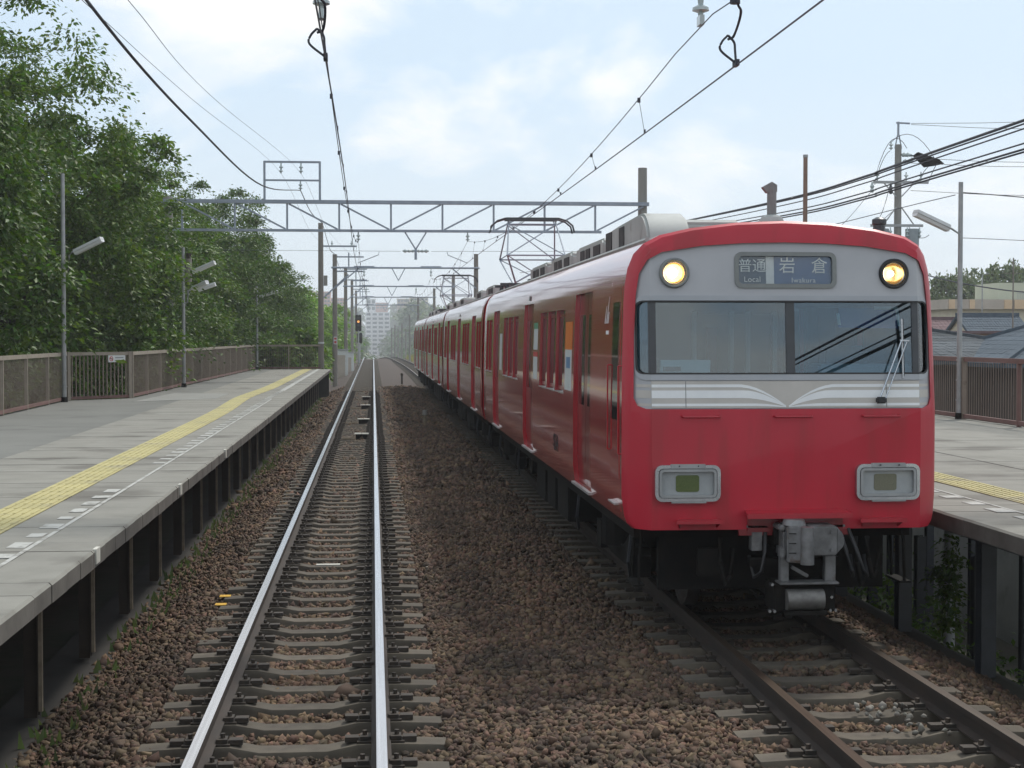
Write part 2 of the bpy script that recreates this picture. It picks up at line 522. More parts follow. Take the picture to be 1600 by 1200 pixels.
def thing(name, label, cat, loc=(0, 0, 0), group=None, rz=0.0):
    o = link(name, None)
    o.location = loc
    o.rotation_euler.z = rz
    o.empty_display_size = 0.2
    return tag(o, label, cat, group)


def structure(o, kind='structure'):
    o['kind'] = kind
    return o


def copy_tree(o, parent=None):
    c = o.copy()
    COL.objects.link(c)
    c.parent = parent
    for ch in list(o.children):
        copy_tree(ch, c)
    return c


def raw_mesh(name, verts, tris, mats):
    me = bpy.data.meshes.new(name)
    nv, nf = len(verts), len(tris)
    me.vertices.add(nv)
    me.vertices.foreach_set('co', np.asarray(verts, np.float32).ravel())
    me.loops.add(nf * 3)
    me.loops.foreach_set('vertex_index', np.asarray(tris, np.int32).ravel())
    me.polygons.add(nf)
    me.polygons.foreach_set('loop_start', np.arange(0, nf * 3, 3, dtype=np.int32))
    me.update(calc_edges=True)
    me.validate()
    for m in (mats if isinstance(mats, (list, tuple)) else [mats]):
        me.materials.append(M[m])
    return me


def text_mesh(body, size, m, bold=0.0, space=1.0):
    cu = bpy.data.curves.new('lettering', 'FONT')
    cu.body = body
    cu.size = size
    cu.align_x = 'CENTER'
    cu.align_y = 'CENTER'
    cu.extrude = 0.001
    cu.offset = bold
    cu.space_character = space
    ob = bpy.data.objects.new('lettering', cu)
    COL.objects.link(ob)
    dg = bpy.context.evaluated_depsgraph_get()
    me = bpy.data.meshes.new_from_object(ob.evaluated_get(dg))
    bpy.data.objects.remove(ob)
    me.materials.clear()
    me.materials.append(M[m])
    return me


def lerp(a, b, t):
    return a + (b - a) * t


# ------------------------------------------------------------------ terrain
LT = -0.52          # left track centre
RT = 3.42           # right track centre
GH = 0.566          # rail head centre offset
DECK = 0.95         # platform height above the rails


def sst(a, b, x):
    t = min(1, max(0, (x - a) / (b - a)))
    return t * t * (3 - 2 * t)


def crest(y):
    return -8.5 * sst(185, 460, y)


def hillh(x, y):
    a = abs(x - 2)
    return (20 if x > 2 else 14) * sst(5, 17, a) * sst(380, 700, y) + 17 * sst(1060, 1400, y)


def terr(x, y):
    if x < -3:
        z = -0.62 - 0.5 * sst(-30, -60, x)
    elif x < 5.7:
        z = -0.62
    else:
        z = lerp(-0.62, -3.6, sst(5.7, 9.2, x))
    return z + crest(y) + hillh(x, y)


xs = [-900, -500, -250, -120, -90, -60, -40, -25, -15, -8, -3.01, -3, 0, 3, 5.7, 6.5, 7.3, 8.2, 9.2, 12, 20, 30, 45, 70, 90, 130, 250, 500, 900]
ys = [-120, -40, 0, 20, 40, 60, 80, 100, 130, 160, 185, 210, 240, 275, 310, 350, 400, 440, 480, 540, 600, 660, 720, 800, 950, 1060, 1150, 1250, 1350, 1450, 1650]
mb = MB()
mb.v = [(x, y, terr(x, y)) for y in ys for x in xs]
nx = len(xs)
mb.f = [[j * nx + i, j * nx + i + 1, (j + 1) * nx + i + 1, (j + 1) * nx + i] for j in range(len(ys) - 1) for i in range(nx - 1)]
mb.mi = [0] * len(mb.f)
structure(mb.build('ground', 'earth', smooth=60))


def bedz(x):
    pts = [(-3.0, -0.52), (-2.25, -0.46), (-1.75, -0.25), (-1.5, -0.215), (-1.15, -0.255), (0.1, -0.255), (0.45, -0.215), (0.9, -0.18), (1.5, -0.13), (2.0, -0.17), (2.4, -0.21), (2.8, -0.255), (4.0, -0.255),
           (4.4, -0.21), (4.75, -0.26), (5.3, -0.52), (6.4, -1.1)]
    for (a, za), (b, zb) in zip(pts, pts[1:]):
        if x <= b:
            return lerp(za, zb, max(0, (x - a) / (b - a)))
    return pts[-1][1]


def rcurve(y):
    """the right track bends gently towards the left one past the tail of the train"""
    return -1.25e-4 * max(0, y - 105) ** 2


bx = [-3.0, -2.25, -1.75, -1.5, -1.15, 0.1, 0.45, 0.9, 1.5, 2.0, 2.4, 2.8, 4.0, 4.4, 4.75, 5.3, 6.4]
by = [-12, 6, 60, 110] + [140 + 10 * k for k in range(0, 24)]
mb = MB()
mb.v = [(x, y, bedz(x) + crest(y)) for y in by for x in bx]
nx = len(bx)
mb.f = [[j * nx + i, j * nx + i + 1, (j + 1) * nx + i + 1, (j + 1) * nx + i] for j in range(len(by) - 1) for i in range(nx - 1)]
mb.mi = [0] * len(mb.f)
structure(mb.build('ballast_ground', 'ballast_fill', smooth=60))

# ------------------------------------------------------------------ ballast stones (real stones, one mass)
SL_Y0, SL_P = 6.9, 0.6


def ico():
    p = (1 + 5 ** 0.5) / 2
    v = np.array([(-1, p, 0), (1, p, 0), (-1, -p, 0), (1, -p, 0), (0, -1, p), (0, 1, p), (0, -1, -p), (0, 1, -p), (p, 0, -1), (p, 0, 1), (-p, 0, -1), (-p, 0, 1)], float)
    v /= np.linalg.norm(v[0])
    f = np.array([(0, 11, 5), (0, 5, 1), (0, 1, 7), (0, 7, 10), (0, 10, 11), (1, 5, 9), (5, 11, 4), (11, 10, 2), (10, 7, 6), (7, 1, 8),
                  (3, 9, 4), (3, 4, 2), (3, 2, 6), (3, 6, 8), (3, 8, 9), (4, 9, 5), (2, 4, 11), (6, 2, 10), (8, 6, 7), (9, 8, 1)])
    return v, f


def cube():
    v = np.array([(x, y, z) for z in (-1, 1) for y in (-1, 1) for x in (-1, 1)], float) * 0.66
    f = np.array([(0, 2, 3), (0, 3, 1), (4, 5, 7), (4, 7, 6), (0, 1, 5), (0, 5, 4), (2, 6, 7), (2, 7, 3), (0, 4, 6), (0, 6, 2), (1, 3, 7), (1, 7, 5)])
    return v, f


def octa():
    v = np.array([(1, 0, 0), (-1, 0, 0), (0, 1, 0), (0, -1, 0), (0, 0, 1), (0, 0, -1)], float)
    f = np.array([(0, 2, 4), (2, 1, 4), (1, 3, 4), (3, 0, 4), (2, 0, 5), (1, 2, 5), (3, 1, 5), (0, 3, 5)])
    return v, f


def rand_rot(n, rng):
    q = rng.normal(size=(n, 4))
    q /= np.linalg.norm(q, axis=1)[:, None]
    a, b, c, d = q.T
    return np.stack([np.stack([1 - 2 * (c * c + d * d), 2 * (b * c - a * d), 2 * (b * d + a * c)], -1),
                     np.stack([2 * (b * c + a * d), 1 - 2 * (b * b + d * d), 2 * (c * d - a * b)], -1),
                     np.stack([2 * (b * d - a * c), 2 * (c * d + a * b), 1 - 2 * (b * b + c * c)], -1)], 1)


def stones(rng, base, pos, rad):
    v, f = base
    n, k = len(pos), len(v)
    sh = v[None] * (1 + rng.uniform(-0.38, 0.25, (n, k, 1))) + rng.uniform(-0.17, 0.17, (n, k, 3))
    sc = rad[:, None] * rng.uniform(0.62, 1.25, (n, 3)) * np.array([1.1, 1.1, 0.85])
    sh = sh * sc[:, None, :]
    sh = np.einsum('nij,nkj->nki', rand_rot(n, rng), sh)
    vv = (sh + pos[:, None, :]).reshape(-1, 3)
    ff = (f[None] + (np.arange(n) * k)[:, None, None]).reshape(-1, 3)
    return vv, ff


rng = np.random.default_rng(3)
bedv = np.vectorize(bedz)
VV, FF, off = [], [], 0
for (y0, y1, dens, r0, base) in ((7.6, 15.5, 1150, 0.0245, cube()), (15.5, 27, 700, 0.030, octa()), (27, 48, 210, 0.044, octa()), (48, 85, 60, 0.062, octa())):
    xa, xb = -2.5, 5.3
    n = int((xb - xa) * (y1 - y0) * dens)
    px_, py_ = rng.uniform(xa, xb, n), rng.uniform(y0, y1, n)
    fr = np.abs(((py_ - SL_Y0 + SL_P / 2) % SL_P) - SL_P / 2)
    dl = np.minimum(np.abs(px_ - LT), np.abs(px_ - RT))
    on = (fr < 0.135) & (dl < 1.02)
    dr = np.abs(dl - GH)
    keep = (~on | (rng.random(n) < 0.035)) & ((dr > 0.085) | (fr > 0.14))
    px_, py_ = px_[keep], py_[keep]
    dr = dr[keep]
    rad = r0 * rng.lognormal(0, 0.27, len(px_))
    pz = bedv(px_) + rng.uniform(-0.012, 0.030, len(px_)) + 0.012 * np.sin(px_ * 3.1 + py_ * 1.7) - 0.03 * (dr < 0.10)
    vv, ff = stones(rng, base, np.stack([px_, py_, pz], 1), rad)
    VV.append(vv)
    FF.append(ff + off)
    off += len(vv)
o = link('ballast_gravel', raw_mesh('ballast_gravel', np.concatenate(VV), np.concatenate(FF), 'ballast_stone'))
tag(o, 'reddish brown crushed stone ballast around both tracks', 'gravel', kind='stuff')
# a few pale heaps between the rails of the right-hand track
n = 42
pp = np.stack([rng.normal(3.62, 0.13, n), np.where(rng.random(n) < 0.6, rng.normal(11.0, 0.10, n), rng.normal(10.45, 0.08, n)), np.full(n, -0.165) + rng.uniform(0, 0.05, n)], 1)
vv, ff = stones(rng, ico(), pp, 0.022 * rng.lognormal(0, 0.3, n))
o = link('pale_gravel', raw_mesh('pale_gravel', vv, ff, 'pale_stone'))
tag(o, 'small heap of pale grey stones between the right-hand rails', 'gravel', kind='stuff')

# ------------------------------------------------------------------ tracks
RAILP = [(-0.0325, 0), (0.0325, 0), (0.0325, -0.035), (0.0085, -0.05), (0.0085, -0.125), (0.0635, -0.142), (0.0635, -0.153), (-0.0635, -0.153),
         (-0.0635, -0.142), (-0.0085, -0.125), (-0.0085, -0.05), (-0.0325, -0.035)]


def rail_mesh(name, path, mats):
    mb = MB()
    n = len(RAILP)
    for (x, y, z) in path:
        mb.v += [(x + p[0], y, z + p[1]) for p in RAILP]
    for i in range(len(path) - 1):
        for k in range(n):
            k2 = (k + 1) % n
            mb.f.append([i * n + k, i * n + k2, (i + 1) * n + k2, (i + 1) * n + k])
            mb.mi.append(1 if k == 0 else 0)
    mb.f += [list(range(n)), list(range((len(path) - 1) * n, len(path) * n))]
    mb.mi += [0, 0]
    return mb.mesh(name, mats, smooth=25)


def sleeper_mesh():
    st = [(-1.0, -0.172), (-0.72, -0.160), (-0.42, -0.160), (-0.22, -0.200), (0.22, -0.200), (0.42, -0.160), (0.72, -0.160), (1.0, -0.172)]
    mb = MB()
    for x, z in st:
        for dy, dz in ((-0.115, -0.20), (-0.115, -0.03), (-0.095, 0), (0.095, 0), (0.115, -0.03), (0.115, -0.20)):
            mb.v.append((x, dy, z + dz))
    for i in range(len(st) - 1):
        for k in range(6):
            k2 = (k + 1) % 6
            mb.f.append([i * 6 + k, i * 6 + k2, (i + 1) * 6 + k2, (i + 1) * 6 + k])
    mb.f += [list(range(6)), list(range(42, 48))]
    mb.mi = [0] * len(mb.f)
    return mb.mesh('sleeper', 'sleeper_concrete', smooth=35)


def fastening_mesh():
    mb = MB()
    mb.box(-0.155, 0.155, -0.075, 0.075, -0.160, -0.146)
    for s in (-1, 1):
        mb.box(s * 0.10 - 0.035, s * 0.10 + 0.035, -0.055, 0.055, -0.146, -0.118)
        mb.cyl((s * 0.105, 0, -0.118), (s * 0.105, 0, -0.088), 0.017, n=6)
        mb.box(s * 0.19 - 0.045, s * 0.19 + 0.045, -0.04, 0.04, -0.158, -0.125)
    return mb.mesh('rail_fastening', 'fastening_iron')


SLM, FAM = sleeper_mesh(), fastening_mesh()


def make_track(label, cx, shine, n_obj, n_all, curve=lambda y: 0.0, y_rail0=3.0):
    t = thing('railway_track', label, 'railway track', (cx, 0, 0), 'tracks through the station')
    ys_ = [y_rail0, 60, 105] + [115 + 8 * k for k in range(32)]
    for s in (-1, 1):
        link('rail', rail_mesh('rail', [(s * GH + curve(y), y, crest(y)) for y in ys_], ['rail_web', shine]), t)
    mb = MB()
    for k in range(n_all):
        y = SL_Y0 + SL_P * k
        if k < n_obj:
            o = link('sleeper', SLM, t, (random.uniform(-0.015, 0.015), y, 0))
            o.rotation_euler.z = random.uniform(-0.006, 0.006)
            if y < 78:
                for s in (-1, 1):
                    link('rail_fastening', FAM, o, (s * GH, 0, 0.0))
        else:
            x = curve(y)
            mb.box(x - 1, x + 1, y - 0.11, y + 0.11, -0.36 + crest(y), -0.172 + crest(y))
    structure(mb.build('far_sleepers', 'sleeper_concrete', t), 'stuff')
    return t


TL = make_track('left railway track with bright polished rails beside the long platform', LT, 'rail_shine', 120, 300)
TR = make_track('right railway track with dull rails under the red train', RT, 'rail_dull', 20, 300, rcurve)
# painted marks on two sleepers of the left track and one white mark between its rails
for x, y in ((345, 944), (352, 931)):
    p = atZ(x, y, -0.165)
    MB().cbox((p.x - LT, p.y, -0.166), 0.11, 0.12, 0.006).build('paint_mark', 'paint_yellow', TL)
p = atZ(513, 882, -0.19)
MB().cbox((p.x - LT, p.y, -0.192), 0.28, 0.09, 0.012).build('paint_mark', 'beacon_white', TL)

# beacons between the left rails
bc = [(565, 678, 'nearest white signalling beacon box between the left rails'), (568, 655, 'second nearest white signalling beacon box between the left rails'),
      (571, 633, 'third white signalling beacon box between the left rails'), (572, 620, 'farthest white signalling beacon box between the left rails')]
for x, y, lab in bc:
    p = atZ(x, y, -0.06)
    t = thing('track_beacon', lab, 'beacon', (p.x, p.y, -0.2), 'beacons between the left rails')
    for s in (-1, 1):
        MB().cbox((s * 0.095, 0, 0.145), 0.18, 0.30, 0.03).build('cover', 'beacon_white', t, bevel=0.005)
    MB().cbox((0, 0.02, 0.06), 0.30, 0.22, 0.14).build('stand', 'under_black', t)
    for q in ((-0.42, -0.55, 0.5), (-0.36, -0.2, 0.34)):
        MB().cbox((q[0], q[1], 0.05), q[2], 0.06, 0.03).build('mounting_plate', 'post_pale', t)

for x, y, hgt, lab in ((664, 668, 0.5, 'short grey concrete marker post between the tracks beside the second car'), (628, 601, 0.62, 'short dark marker post between the tracks near the tail of the train')):
    p = atZ(x, y, -0.16)
    t = thing('marker_post', lab, 'post', (p.x, p.y, -0.25), 'marker posts between the tracks')
    MB().cyl((0, 0, 0), (0, 0, hgt - 0.04), 0.055, 0.05, n=8).build('post', 'post_pale' if hgt < 0.6 else 'post_steel', t, smooth=40)
    MB().cyl((0, 0, hgt - 0.04), (0, 0, hgt + 0.1), 0.075, 0.07, n=8).build('cap', 'pole_concrete' if hgt < 0.6 else 'post_steel', t, smooth=40)

# ------------------------------------------------------------------ platforms


def slab_mesh(x0, x1, w, th, edge):
    """deck slab, local y along the platform; the track-side face carries the weathered edge colour"""
    mb = MB()
    y0, y1 = -w / 2 + 0.0018, w / 2 - 0.0018
    e = 0.018 if edge > 0 else -0.018
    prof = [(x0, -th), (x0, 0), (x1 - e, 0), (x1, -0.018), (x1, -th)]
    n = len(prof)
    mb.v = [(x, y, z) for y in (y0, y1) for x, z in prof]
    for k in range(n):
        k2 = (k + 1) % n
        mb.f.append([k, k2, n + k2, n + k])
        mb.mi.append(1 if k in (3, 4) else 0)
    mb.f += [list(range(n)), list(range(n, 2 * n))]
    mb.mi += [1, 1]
    return mb.mesh('deck_slab', ['deck_concrete', 'deck_edge'])


def tile_mesh(wd, ln):
    mb = MB().box(-wd / 2 + 0.002, wd / 2 - 0.002, -ln / 2 + 0.002, ln / 2 - 0.002, 0.002, 0.008)
    for k in range(5):
        x = lerp(-wd / 2 + 0.05, wd / 2 - 0.05, k / 4)
        mb.box(x - 0.014, x + 0.014, -ln / 2 + 0.02, ln / 2 - 0.02, 0.008, 0.013)
    return mb.mesh('tactile_tile', 'tactile_yellow')


def jog(y):
    return -0.17 * math.exp(-((y - 41) / 5.5) ** 2)


PL = thing('platform', 'long left platform with yellow tactile strip and brown fence behind', 'platform', group='station platforms')
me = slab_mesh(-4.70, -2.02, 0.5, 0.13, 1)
for k in range(142):
    link('deck_slab', me, PL, (random.uniform(-0.004, 0.004), 6.0 + 0.5 * k, DECK + random.uniform(-0.002, 0.002)))
mb = MB()
poly = [(-4.705, 5.75), (-4.705, 76.9), (-5.62, 76.9), (-6.12, 41.0), (-7.48, 39.6), (-7.34, 32), (-7.0, 5.75)]
mb.prism([(x, y, DECK - 0.15) for x, y in poly], (0, 0, 0.148)).build('outer_deck', 'deck_asphalt', PL)
pts = [atZ(x, y, DECK + 0.003) for x, y in ((206, 628), (276, 625), (338, 623), (358, 615), (272, 614))]
MB().prism([(p.x, p.y, DECK + 0.0005) for p in pts], (0, 0, 0.004)).build('repair_patch', 'deck_patch', PL)
tm = tile_mesh(0.41, 0.4)
for k in range(177):
    y = 6.0 + 0.4 * k
    link('tactile_tile', tm, PL, (-3.12 + jog(y), y, DECK + random.uniform(0, 0.001)))
mb = MB()
dm = MB().box(-0.075, 0.075, -0.16, 0.16, 0.0025, 0.0055).mesh('painted_dash', 'road_white')
for k in range(112):
    y = 6.1 + 0.6 * k
    if 16.6 < y < 19.4:
        continue
    o = link('painted_dash', dm, PL, (-2.615, y, DECK))
    o.scale = (random.uniform(0.8, 1.1), random.uniform(0.55, 1.05), 1)
MB().box(-2.53, -2.495, 5.8, 40, DECK + 0.0024, DECK + 0.0052).build('painted_line', 'road_white', PL)
MB().box(-2.66, -2.52, 46, 76.5, DECK + 0.0024, DECK + 0.0050).build('painted_line', 'road_white', PL)
for k, (x, y) in enumerate(((160, 857), (293, 757), (354, 703), (296, 640))[:3]):
    p = atZ(x, y, DECK)
    MB().cbox((-2.022, p.y, DECK - 0.05), 0.03, 0.16, 0.11).build('edge_mark', 'beacon_white', PL)
# under the left deck: H posts, edge beam, footing kerb, back wall
hp = MB()
hp.box(-0.05, 0.05, -0.055, -0.045, -0.42, 0.80).box(-0.05, 0.05, 0.045, 0.055, -0.42, 0.80).box(-0.004, 0.004, -0.045, 0.045, -0.42, 0.80)
hpm = hp.mesh('support_post', 'post_steel')
fpm = MB().box(-0.014, 0.014, -0.02, 0.02, -0.36, 0.80).mesh('post_flange', 'post_pale')
for k in range(29):
    y = 10.2 + 2.3 * k
    o = link('support_post', hpm, PL, (-2.62, y, 0))
    link('post_flange', fpm, o, (0.085, -0.09, 0))
MB().box(-2.72, -2.55, 5.8, 76.8, 0.69, 0.815).build('edge_beam', 'post_steel', PL)
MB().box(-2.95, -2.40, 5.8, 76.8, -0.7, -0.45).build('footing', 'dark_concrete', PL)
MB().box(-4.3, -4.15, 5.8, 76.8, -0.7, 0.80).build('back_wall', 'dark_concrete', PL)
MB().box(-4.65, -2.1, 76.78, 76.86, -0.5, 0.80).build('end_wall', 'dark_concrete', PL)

PR = thing('platform', 'right platform with yellow tactile strip, seen beyond the red train', 'platform', group='station platforms')
me = slab_mesh(11.15, 5.02, 0.5, 0.15, -1)
for k in range(126):
    link('deck_slab', me, PR, (random.uniform(-0.004, 0.004), 8.5 + 0.5 * k, DECK + random.uniform(-0.002, 0.002)))
for k in range(110):
    link('tactile_tile', tm, PR, (6.19, 8.5 + 0.4 * k, DECK + random.uniform(0, 0.001)))
for k in range(70):
    o = link('painted_dash', dm, PR, (5.56, 8.4 + 0.6 * k, DECK))
    o.scale = (random.uniform(0.8, 1.3), random.uniform(0.4, 1.05), 1)
MB().box(5.655, 5.685, 8.3, 45, DECK + 0.0024, DECK + 0.0052).build('painted_line', 'road_white', PR)
MB().box(7.52, 7.535, 8.3, 60, DECK + 0.0024, DECK + 0.0040).build('joint_seal', 'dark_concrete', PR)
hp = MB()
hp.box(-0.07, 0.07, -0.08, -0.068, -2.4, 0.80).box(-0.07, 0.07, 0.068, 0.08, -2.4, 0.80).box(-0.005, 0.005, -0.068, 0.068, -2.4, 0.80)
hpm2 = hp.mesh('support_post', 'dark_post')
for k in range(20):
    for x in (5.6, 8.2, 10.8):
        link('support_post', hpm2, PR, (x, 9.6 + 2.3 * k, 0 if x < 7 else -1.3))
for x in (5.6, 8.2, 10.8):
    MB().box(x - 0.08, x + 0.08, 8.3, 71, 0.62, 0.798).build('edge_beam', 'dark_post', PR)
p = atZ(1483, 960, -0.55)
MB().cyl((p.x, p.y, -0.9), (p.x, p.y, 0.79), 0.062, n=12).build('drain_pipe', 'white_wall', PR, smooth=40)
wl = tag(MB().box(12.6, 12.85, 12, 70, -3.7, -0.75).build('boundary_wall', 'white_wall'), 'pale boundary wall glimpsed below the right platform deck', 'wall')
p = atY(1396, 850, 21.0)
bd = thing('hazard_board', 'small yellow and black striped board on a post below the right platform', 'hazard sign', (p.x + 0.05, 21.0, p.z))
MB().box(-0.045, 0.045, -0.012, 0.012, -0.11, 0.11).build('board', 'under_black', bd)
for k in range(3):
    z = -0.09 + 0.07 * k
    MB().prism([(-0.044, -0.014, z), (0.044, -0.014, z + 0.055), (0.044, -0.014, z + 0.085), (-0.044, -0.014, z + 0.03)], (0, -0.002, 0)).build('stripe', 'hazard_yellow', bd)
MB().box(-0.02, 0.02, 0.013, 0.03, -1.2, 0.3).build('post', 'dark_post', bd)

# ------------------------------------------------------------------ fences


def fence_panel(ln, hgt=1.13, pitch=0.095, mats=('fence_brown', 'fence_rail')):
    """one panel, local x along the fence from 0 to ln: rails, end post and a bank of upright bars"""
    rails = MB().box(0, ln, -0.03, 0.03, hgt - 0.085, hgt).mesh('top_rail', mats[1])
    low = MB().box(0, ln, -0.03, 0.03, 0.03, 0.10).mesh('bottom_rail', mats[1] if mats[1] != 'fence_rail' else 'fence_red')
    post = MB().box(-0.025, 0.025, -0.034, 0.034, 0.0, hgt - 0.01).mesh('post', mats[1])
    bars = MB()
    n = int(ln / pitch)
    for k in range(1, n):
        x = ln * k / n
        bars.box(x - 0.0065, x + 0.0065, -0.0045, 0.0045, 0.10, hgt - 0.085)
    return rails, low, post, bars.mesh('upright_bars', mats[0])


def fence_run(t, a, b, hgt, npan, mats=('fence_brown', 'fence_rail'), z=DECK, pitch=0.095):
    a, b = Vector((*a, 0)), Vector((*b, 0))
    ln = (b - a).length / npan
    rz = math.atan2(b.y - a.y, b.x - a.x)
    top, low, post, bars = fence_panel(ln, hgt, pitch, mats)
    for k in range(npan):
        p = a.lerp(b, k / npan)
        for nm, me in (('top_rail', top), ('bottom_rail', low), ('post', post), ('upright_bars', bars)):
            o = link(nm, me, t, (p.x, p.y, z))
            o.rotation_euler.z = rz
            if nm == 'upright_bars':
                structure(o, 'stuff')
    return t


FL1 = thing('fence', 'near run of brown barred fence left of the first lamp post', 'fence', group='brown platform fences')
fence_run(FL1, (-7.05, 20), (-7.40, 39.45), 1.17, 8)
FL2 = thing('fence', 'brown fence along the back of the left platform past the setback', 'fence', group='brown platform fences')
fence_run(FL2, (-6.06, 41.05), (-5.56, 76.7), 1.17, 15)
FL3 = thing('fence', 'brown cross fence closing the far end of the left platform', 'fence', group='brown platform fences')
fence_run(FL3, (-5.5, 76.72), (-2.5, 76.72), 1.17, 2)
g = thing('barred_fence', 'open barred fence panel carrying a white no smoking notice', 'fence', group='brown platform fences')
a, b = Vector((-7.36, 39.5, 0)), Vector((-6.12, 40.98, 0))
ln = (b - a).length
rz = math.atan2(b.y - a.y, b.x - a.x)
g.location = (a.x, a.y, DECK)
g.rotation_euler.z = rz
MB().box(0, ln, -0.03, 0.03, 1.09, 1.17).build('top_rail', 'fence_rail', g)
MB().box(0, ln, -0.03, 0.03, 0.02, 0.09).build('bottom_rail', 'fence_red', g)
for x in (0.0, ln):
    MB().box(x - 0.045, x + 0.045, -0.045, 0.045, 0, 1.18).build('post', 'fence_rail', g)
bm_ = MB().box(-0.012, 0.012, -0.012, 0.012, 0.09, 1.09).mesh('bar', 'fence_brown')
for k in range(1, 16):
    link('bar', bm_, g, (ln * k / 16, 0, 0))
no = thing('notice_sign', 'white no smoking notice fixed to the open fence panel', 'sign')
no.location = (lerp(a.x, b.x, 0.77), lerp(a.y, b.y, 0.77), DECK + 1.0)
no.rotation_euler.z = rz
MB().box(-0.27, 0.27, -0.050, -0.036, -0.085, 0.085).build('plate', 'notice_white', no)
rg = MB()
for k in range(20):
    t0, t1 = 2 * math.pi * k / 20, 2 * math.pi * (k + 1) / 20
    rg.prism([(-0.18 + math.cos(t) * q, -0.0502, math.sin(t) * q) for t, q in ((t0, 0.045), (t0, 0.062), (t1, 0.062), (t1, 0.045))], (0, -0.002, 0))
rg.bar((-0.222, -0.0515, 0.042), (-0.138, -0.0515, -0.042), 0.002, 0.016)
rg.build('symbol', 'notice_red', no)
MB().box(-0.23, -0.13, -0.0525, -0.0505, -0.008, 0.010).build('cigarette', 'print_grey', no)
MB().box(-0.06, 0.21, -0.0525, -0.0505, 0.012, 0.042).box(-0.06, 0.19, -0.0525, -0.0505, -0.05, -0.032).build('print', 'lens_grey', no)

FR = thing('fence', 'brown barred fence along the back of the right platform', 'fence', group='brown platform fences')
fence_run(FR, (11.04, 14), (11.04, 29.1), 1.17, 6, ('fence_brown', 'fence_red'), pitch=0.11)
fence_run(FR, (11.04, 29.35), (11.04, 64), 1.17, 14, ('fence_brown', 'fence_red'), pitch=0.11)
MB().box(10.99, 11.07, 29.1, 29.35, DECK, DECK + 1.17).build('wide_post', 'fence_brown', FR)

# ------------------------------------------------------------------ platform lamps


def lamp_post(label, base, h, heads, pole_top=None, box=False, r=0.055, pm='galvanised'):
    """heads: list of (arm height, start offset vector, end offset vector)"""
    t = thing('platform_lamp', label, 'lamp post', base, 'platform lamp posts')
    MB().cyl((0, 0, 0), (0, 0, h), r, r * 0.85, n=12).build('pole', pm, t, smooth=40)
    MB().cyl((0, 0, 0), (0, 0, 0.12), r * 1.5, r * 1.4, n=12).build('base_collar', 'under_black', t, smooth=40)
    for k in range(3):
        z = lerp(0.35, 1.1, k / 2)
        MB().cyl((0, 0, z), (0, 0, z + 0.025), r * 1.25, n=12).build('pole_band', pm, t)
    for zz, p0, p1 in heads:
        p0, p1 = Vector(p0), Vector(p1)
        d = (p1 - p0).normalized()
        MB().tube([(0.0, 0, zz - 0.55), (0.07 * d.x + 0.06, 0.07 * d.y, zz - 0.5), Vector((0.1 * d.x + 0.06, 0.1 * d.y, zz - 0.15)), p0 * 0.75 + Vector((0, 0, (zz - 0.02) * 0.25)), p0 + d * 0.05], 0.02, n=8).build('arm', pm, t, smooth=60)
        up = Vector((0, 0, 1))
        side = d.cross(up).normalized()
        nrm = side.cross(d)
        def ring(off, wd, zz_):
            return [p0 + side * wd * s_ + nrm * zz_ for s_ in (-1, 1)] + [p1 + side * wd * s_ + nrm * zz_ for s_ in (1, -1)]
        cs = MB()
        cs.prism([p0 + side * 0.10 + nrm * 0.0, p0 + side * 0.075 + nrm * 0.075, p0 - side * 0.075 + nrm * 0.075, p0 - side * 0.10], p1 - p0)
        cs.build('casing', 'lamp_casing', t, bevel=0.008)
        MB().prism([p0 + side * 0.085 - nrm * 0.003, p0 - side * 0.085 - nrm * 0.003, p0 - side * 0.06 - nrm * 0.055, p0 + side * 0.06 - nrm * 0.055], p1 - p0).build('diffuser', 'lamp_diffuser', t)
    if box:
        MB().cyl((0.16, 0, h - 1.05), (0.16, 0, h - 0.35), 0.10, n=12).build('speaker_box', 'pole_brown', t, smooth=40)
        MB().cyl((0.16, 0, h - 0.35), (0.16, 0, h - 0.18), 0.06, 0.10, n=10).build('speaker_cap', 'post_steel', t, smooth=40)
        MB().bar((0, 0, h - 0.6), (0.16, 0, h - 0.6), 0.03).build('bracket', pm, t)
    return t


zb = DECK
lamp_post('tall grey lamp post nearest on the left platform, its top lost in the leaves', (-7.30, 38.7, zb), 5.4,
          [(3.62, (0.30, -0.1, 3.53), (0.97, -0.35, 3.83))])
lamp_post('lamp post with three tube lamps and a speaker on the left platform', (-5.78, 49.7, zb), 4.28,
          [(3.75, (0.30, 0, 3.52), (0.98, -0.2, 3.80)), (3.1, (0.3, 0.0, 3.0), (0.75, -0.3, 3.2)), (3.1, (0.42, 0.3, 2.98), (0.95, 0.25, 3.16))], box=True)
lamp_post('lamp post farthest along the left platform', (-5.45, 76.2, zb), 3.95, [(3.6, (0.15, 0, 3.42), (0.98, -0.2, 3.66))])
lamp_post('pale lamp post standing against the right platform fence', (10.965, 29.2, zb), 4.44, [(3.62, (-0.28, -0.1, 3.56), (-0.98, -0.3, 3.83))], r=0.05)

# ------------------------------------------------------------------ the red train
OUT = [(1.285, 0.882), (1.325, 0.92), (1.345, 0.98), (1.365, 1.15), (1.365, 1.86), (1.358, 2.30), (1.342, 2.80), (1.332, 2.94), (1.31, 3.08), (1.265, 3.20),
       (1.19, 3.285), (1.06, 3.355), (0.80, 3.415), (0.40, 3.465), (0.0, 3.48)]
I_D0, I_W0, I_W1, I_D1 = 2, 4, 6, 7      # outline indices of door bottom, window bottom, window top, door top
KINK = 1.15


def faceY(x, z):
    """front surface of the cab: shallow V, chamfered corners, raked above the waist"""
    return 0.025 * abs(x) + max(0, abs(x) - KINK) * 0.93 + max(0, z - 1.88) * 0.09


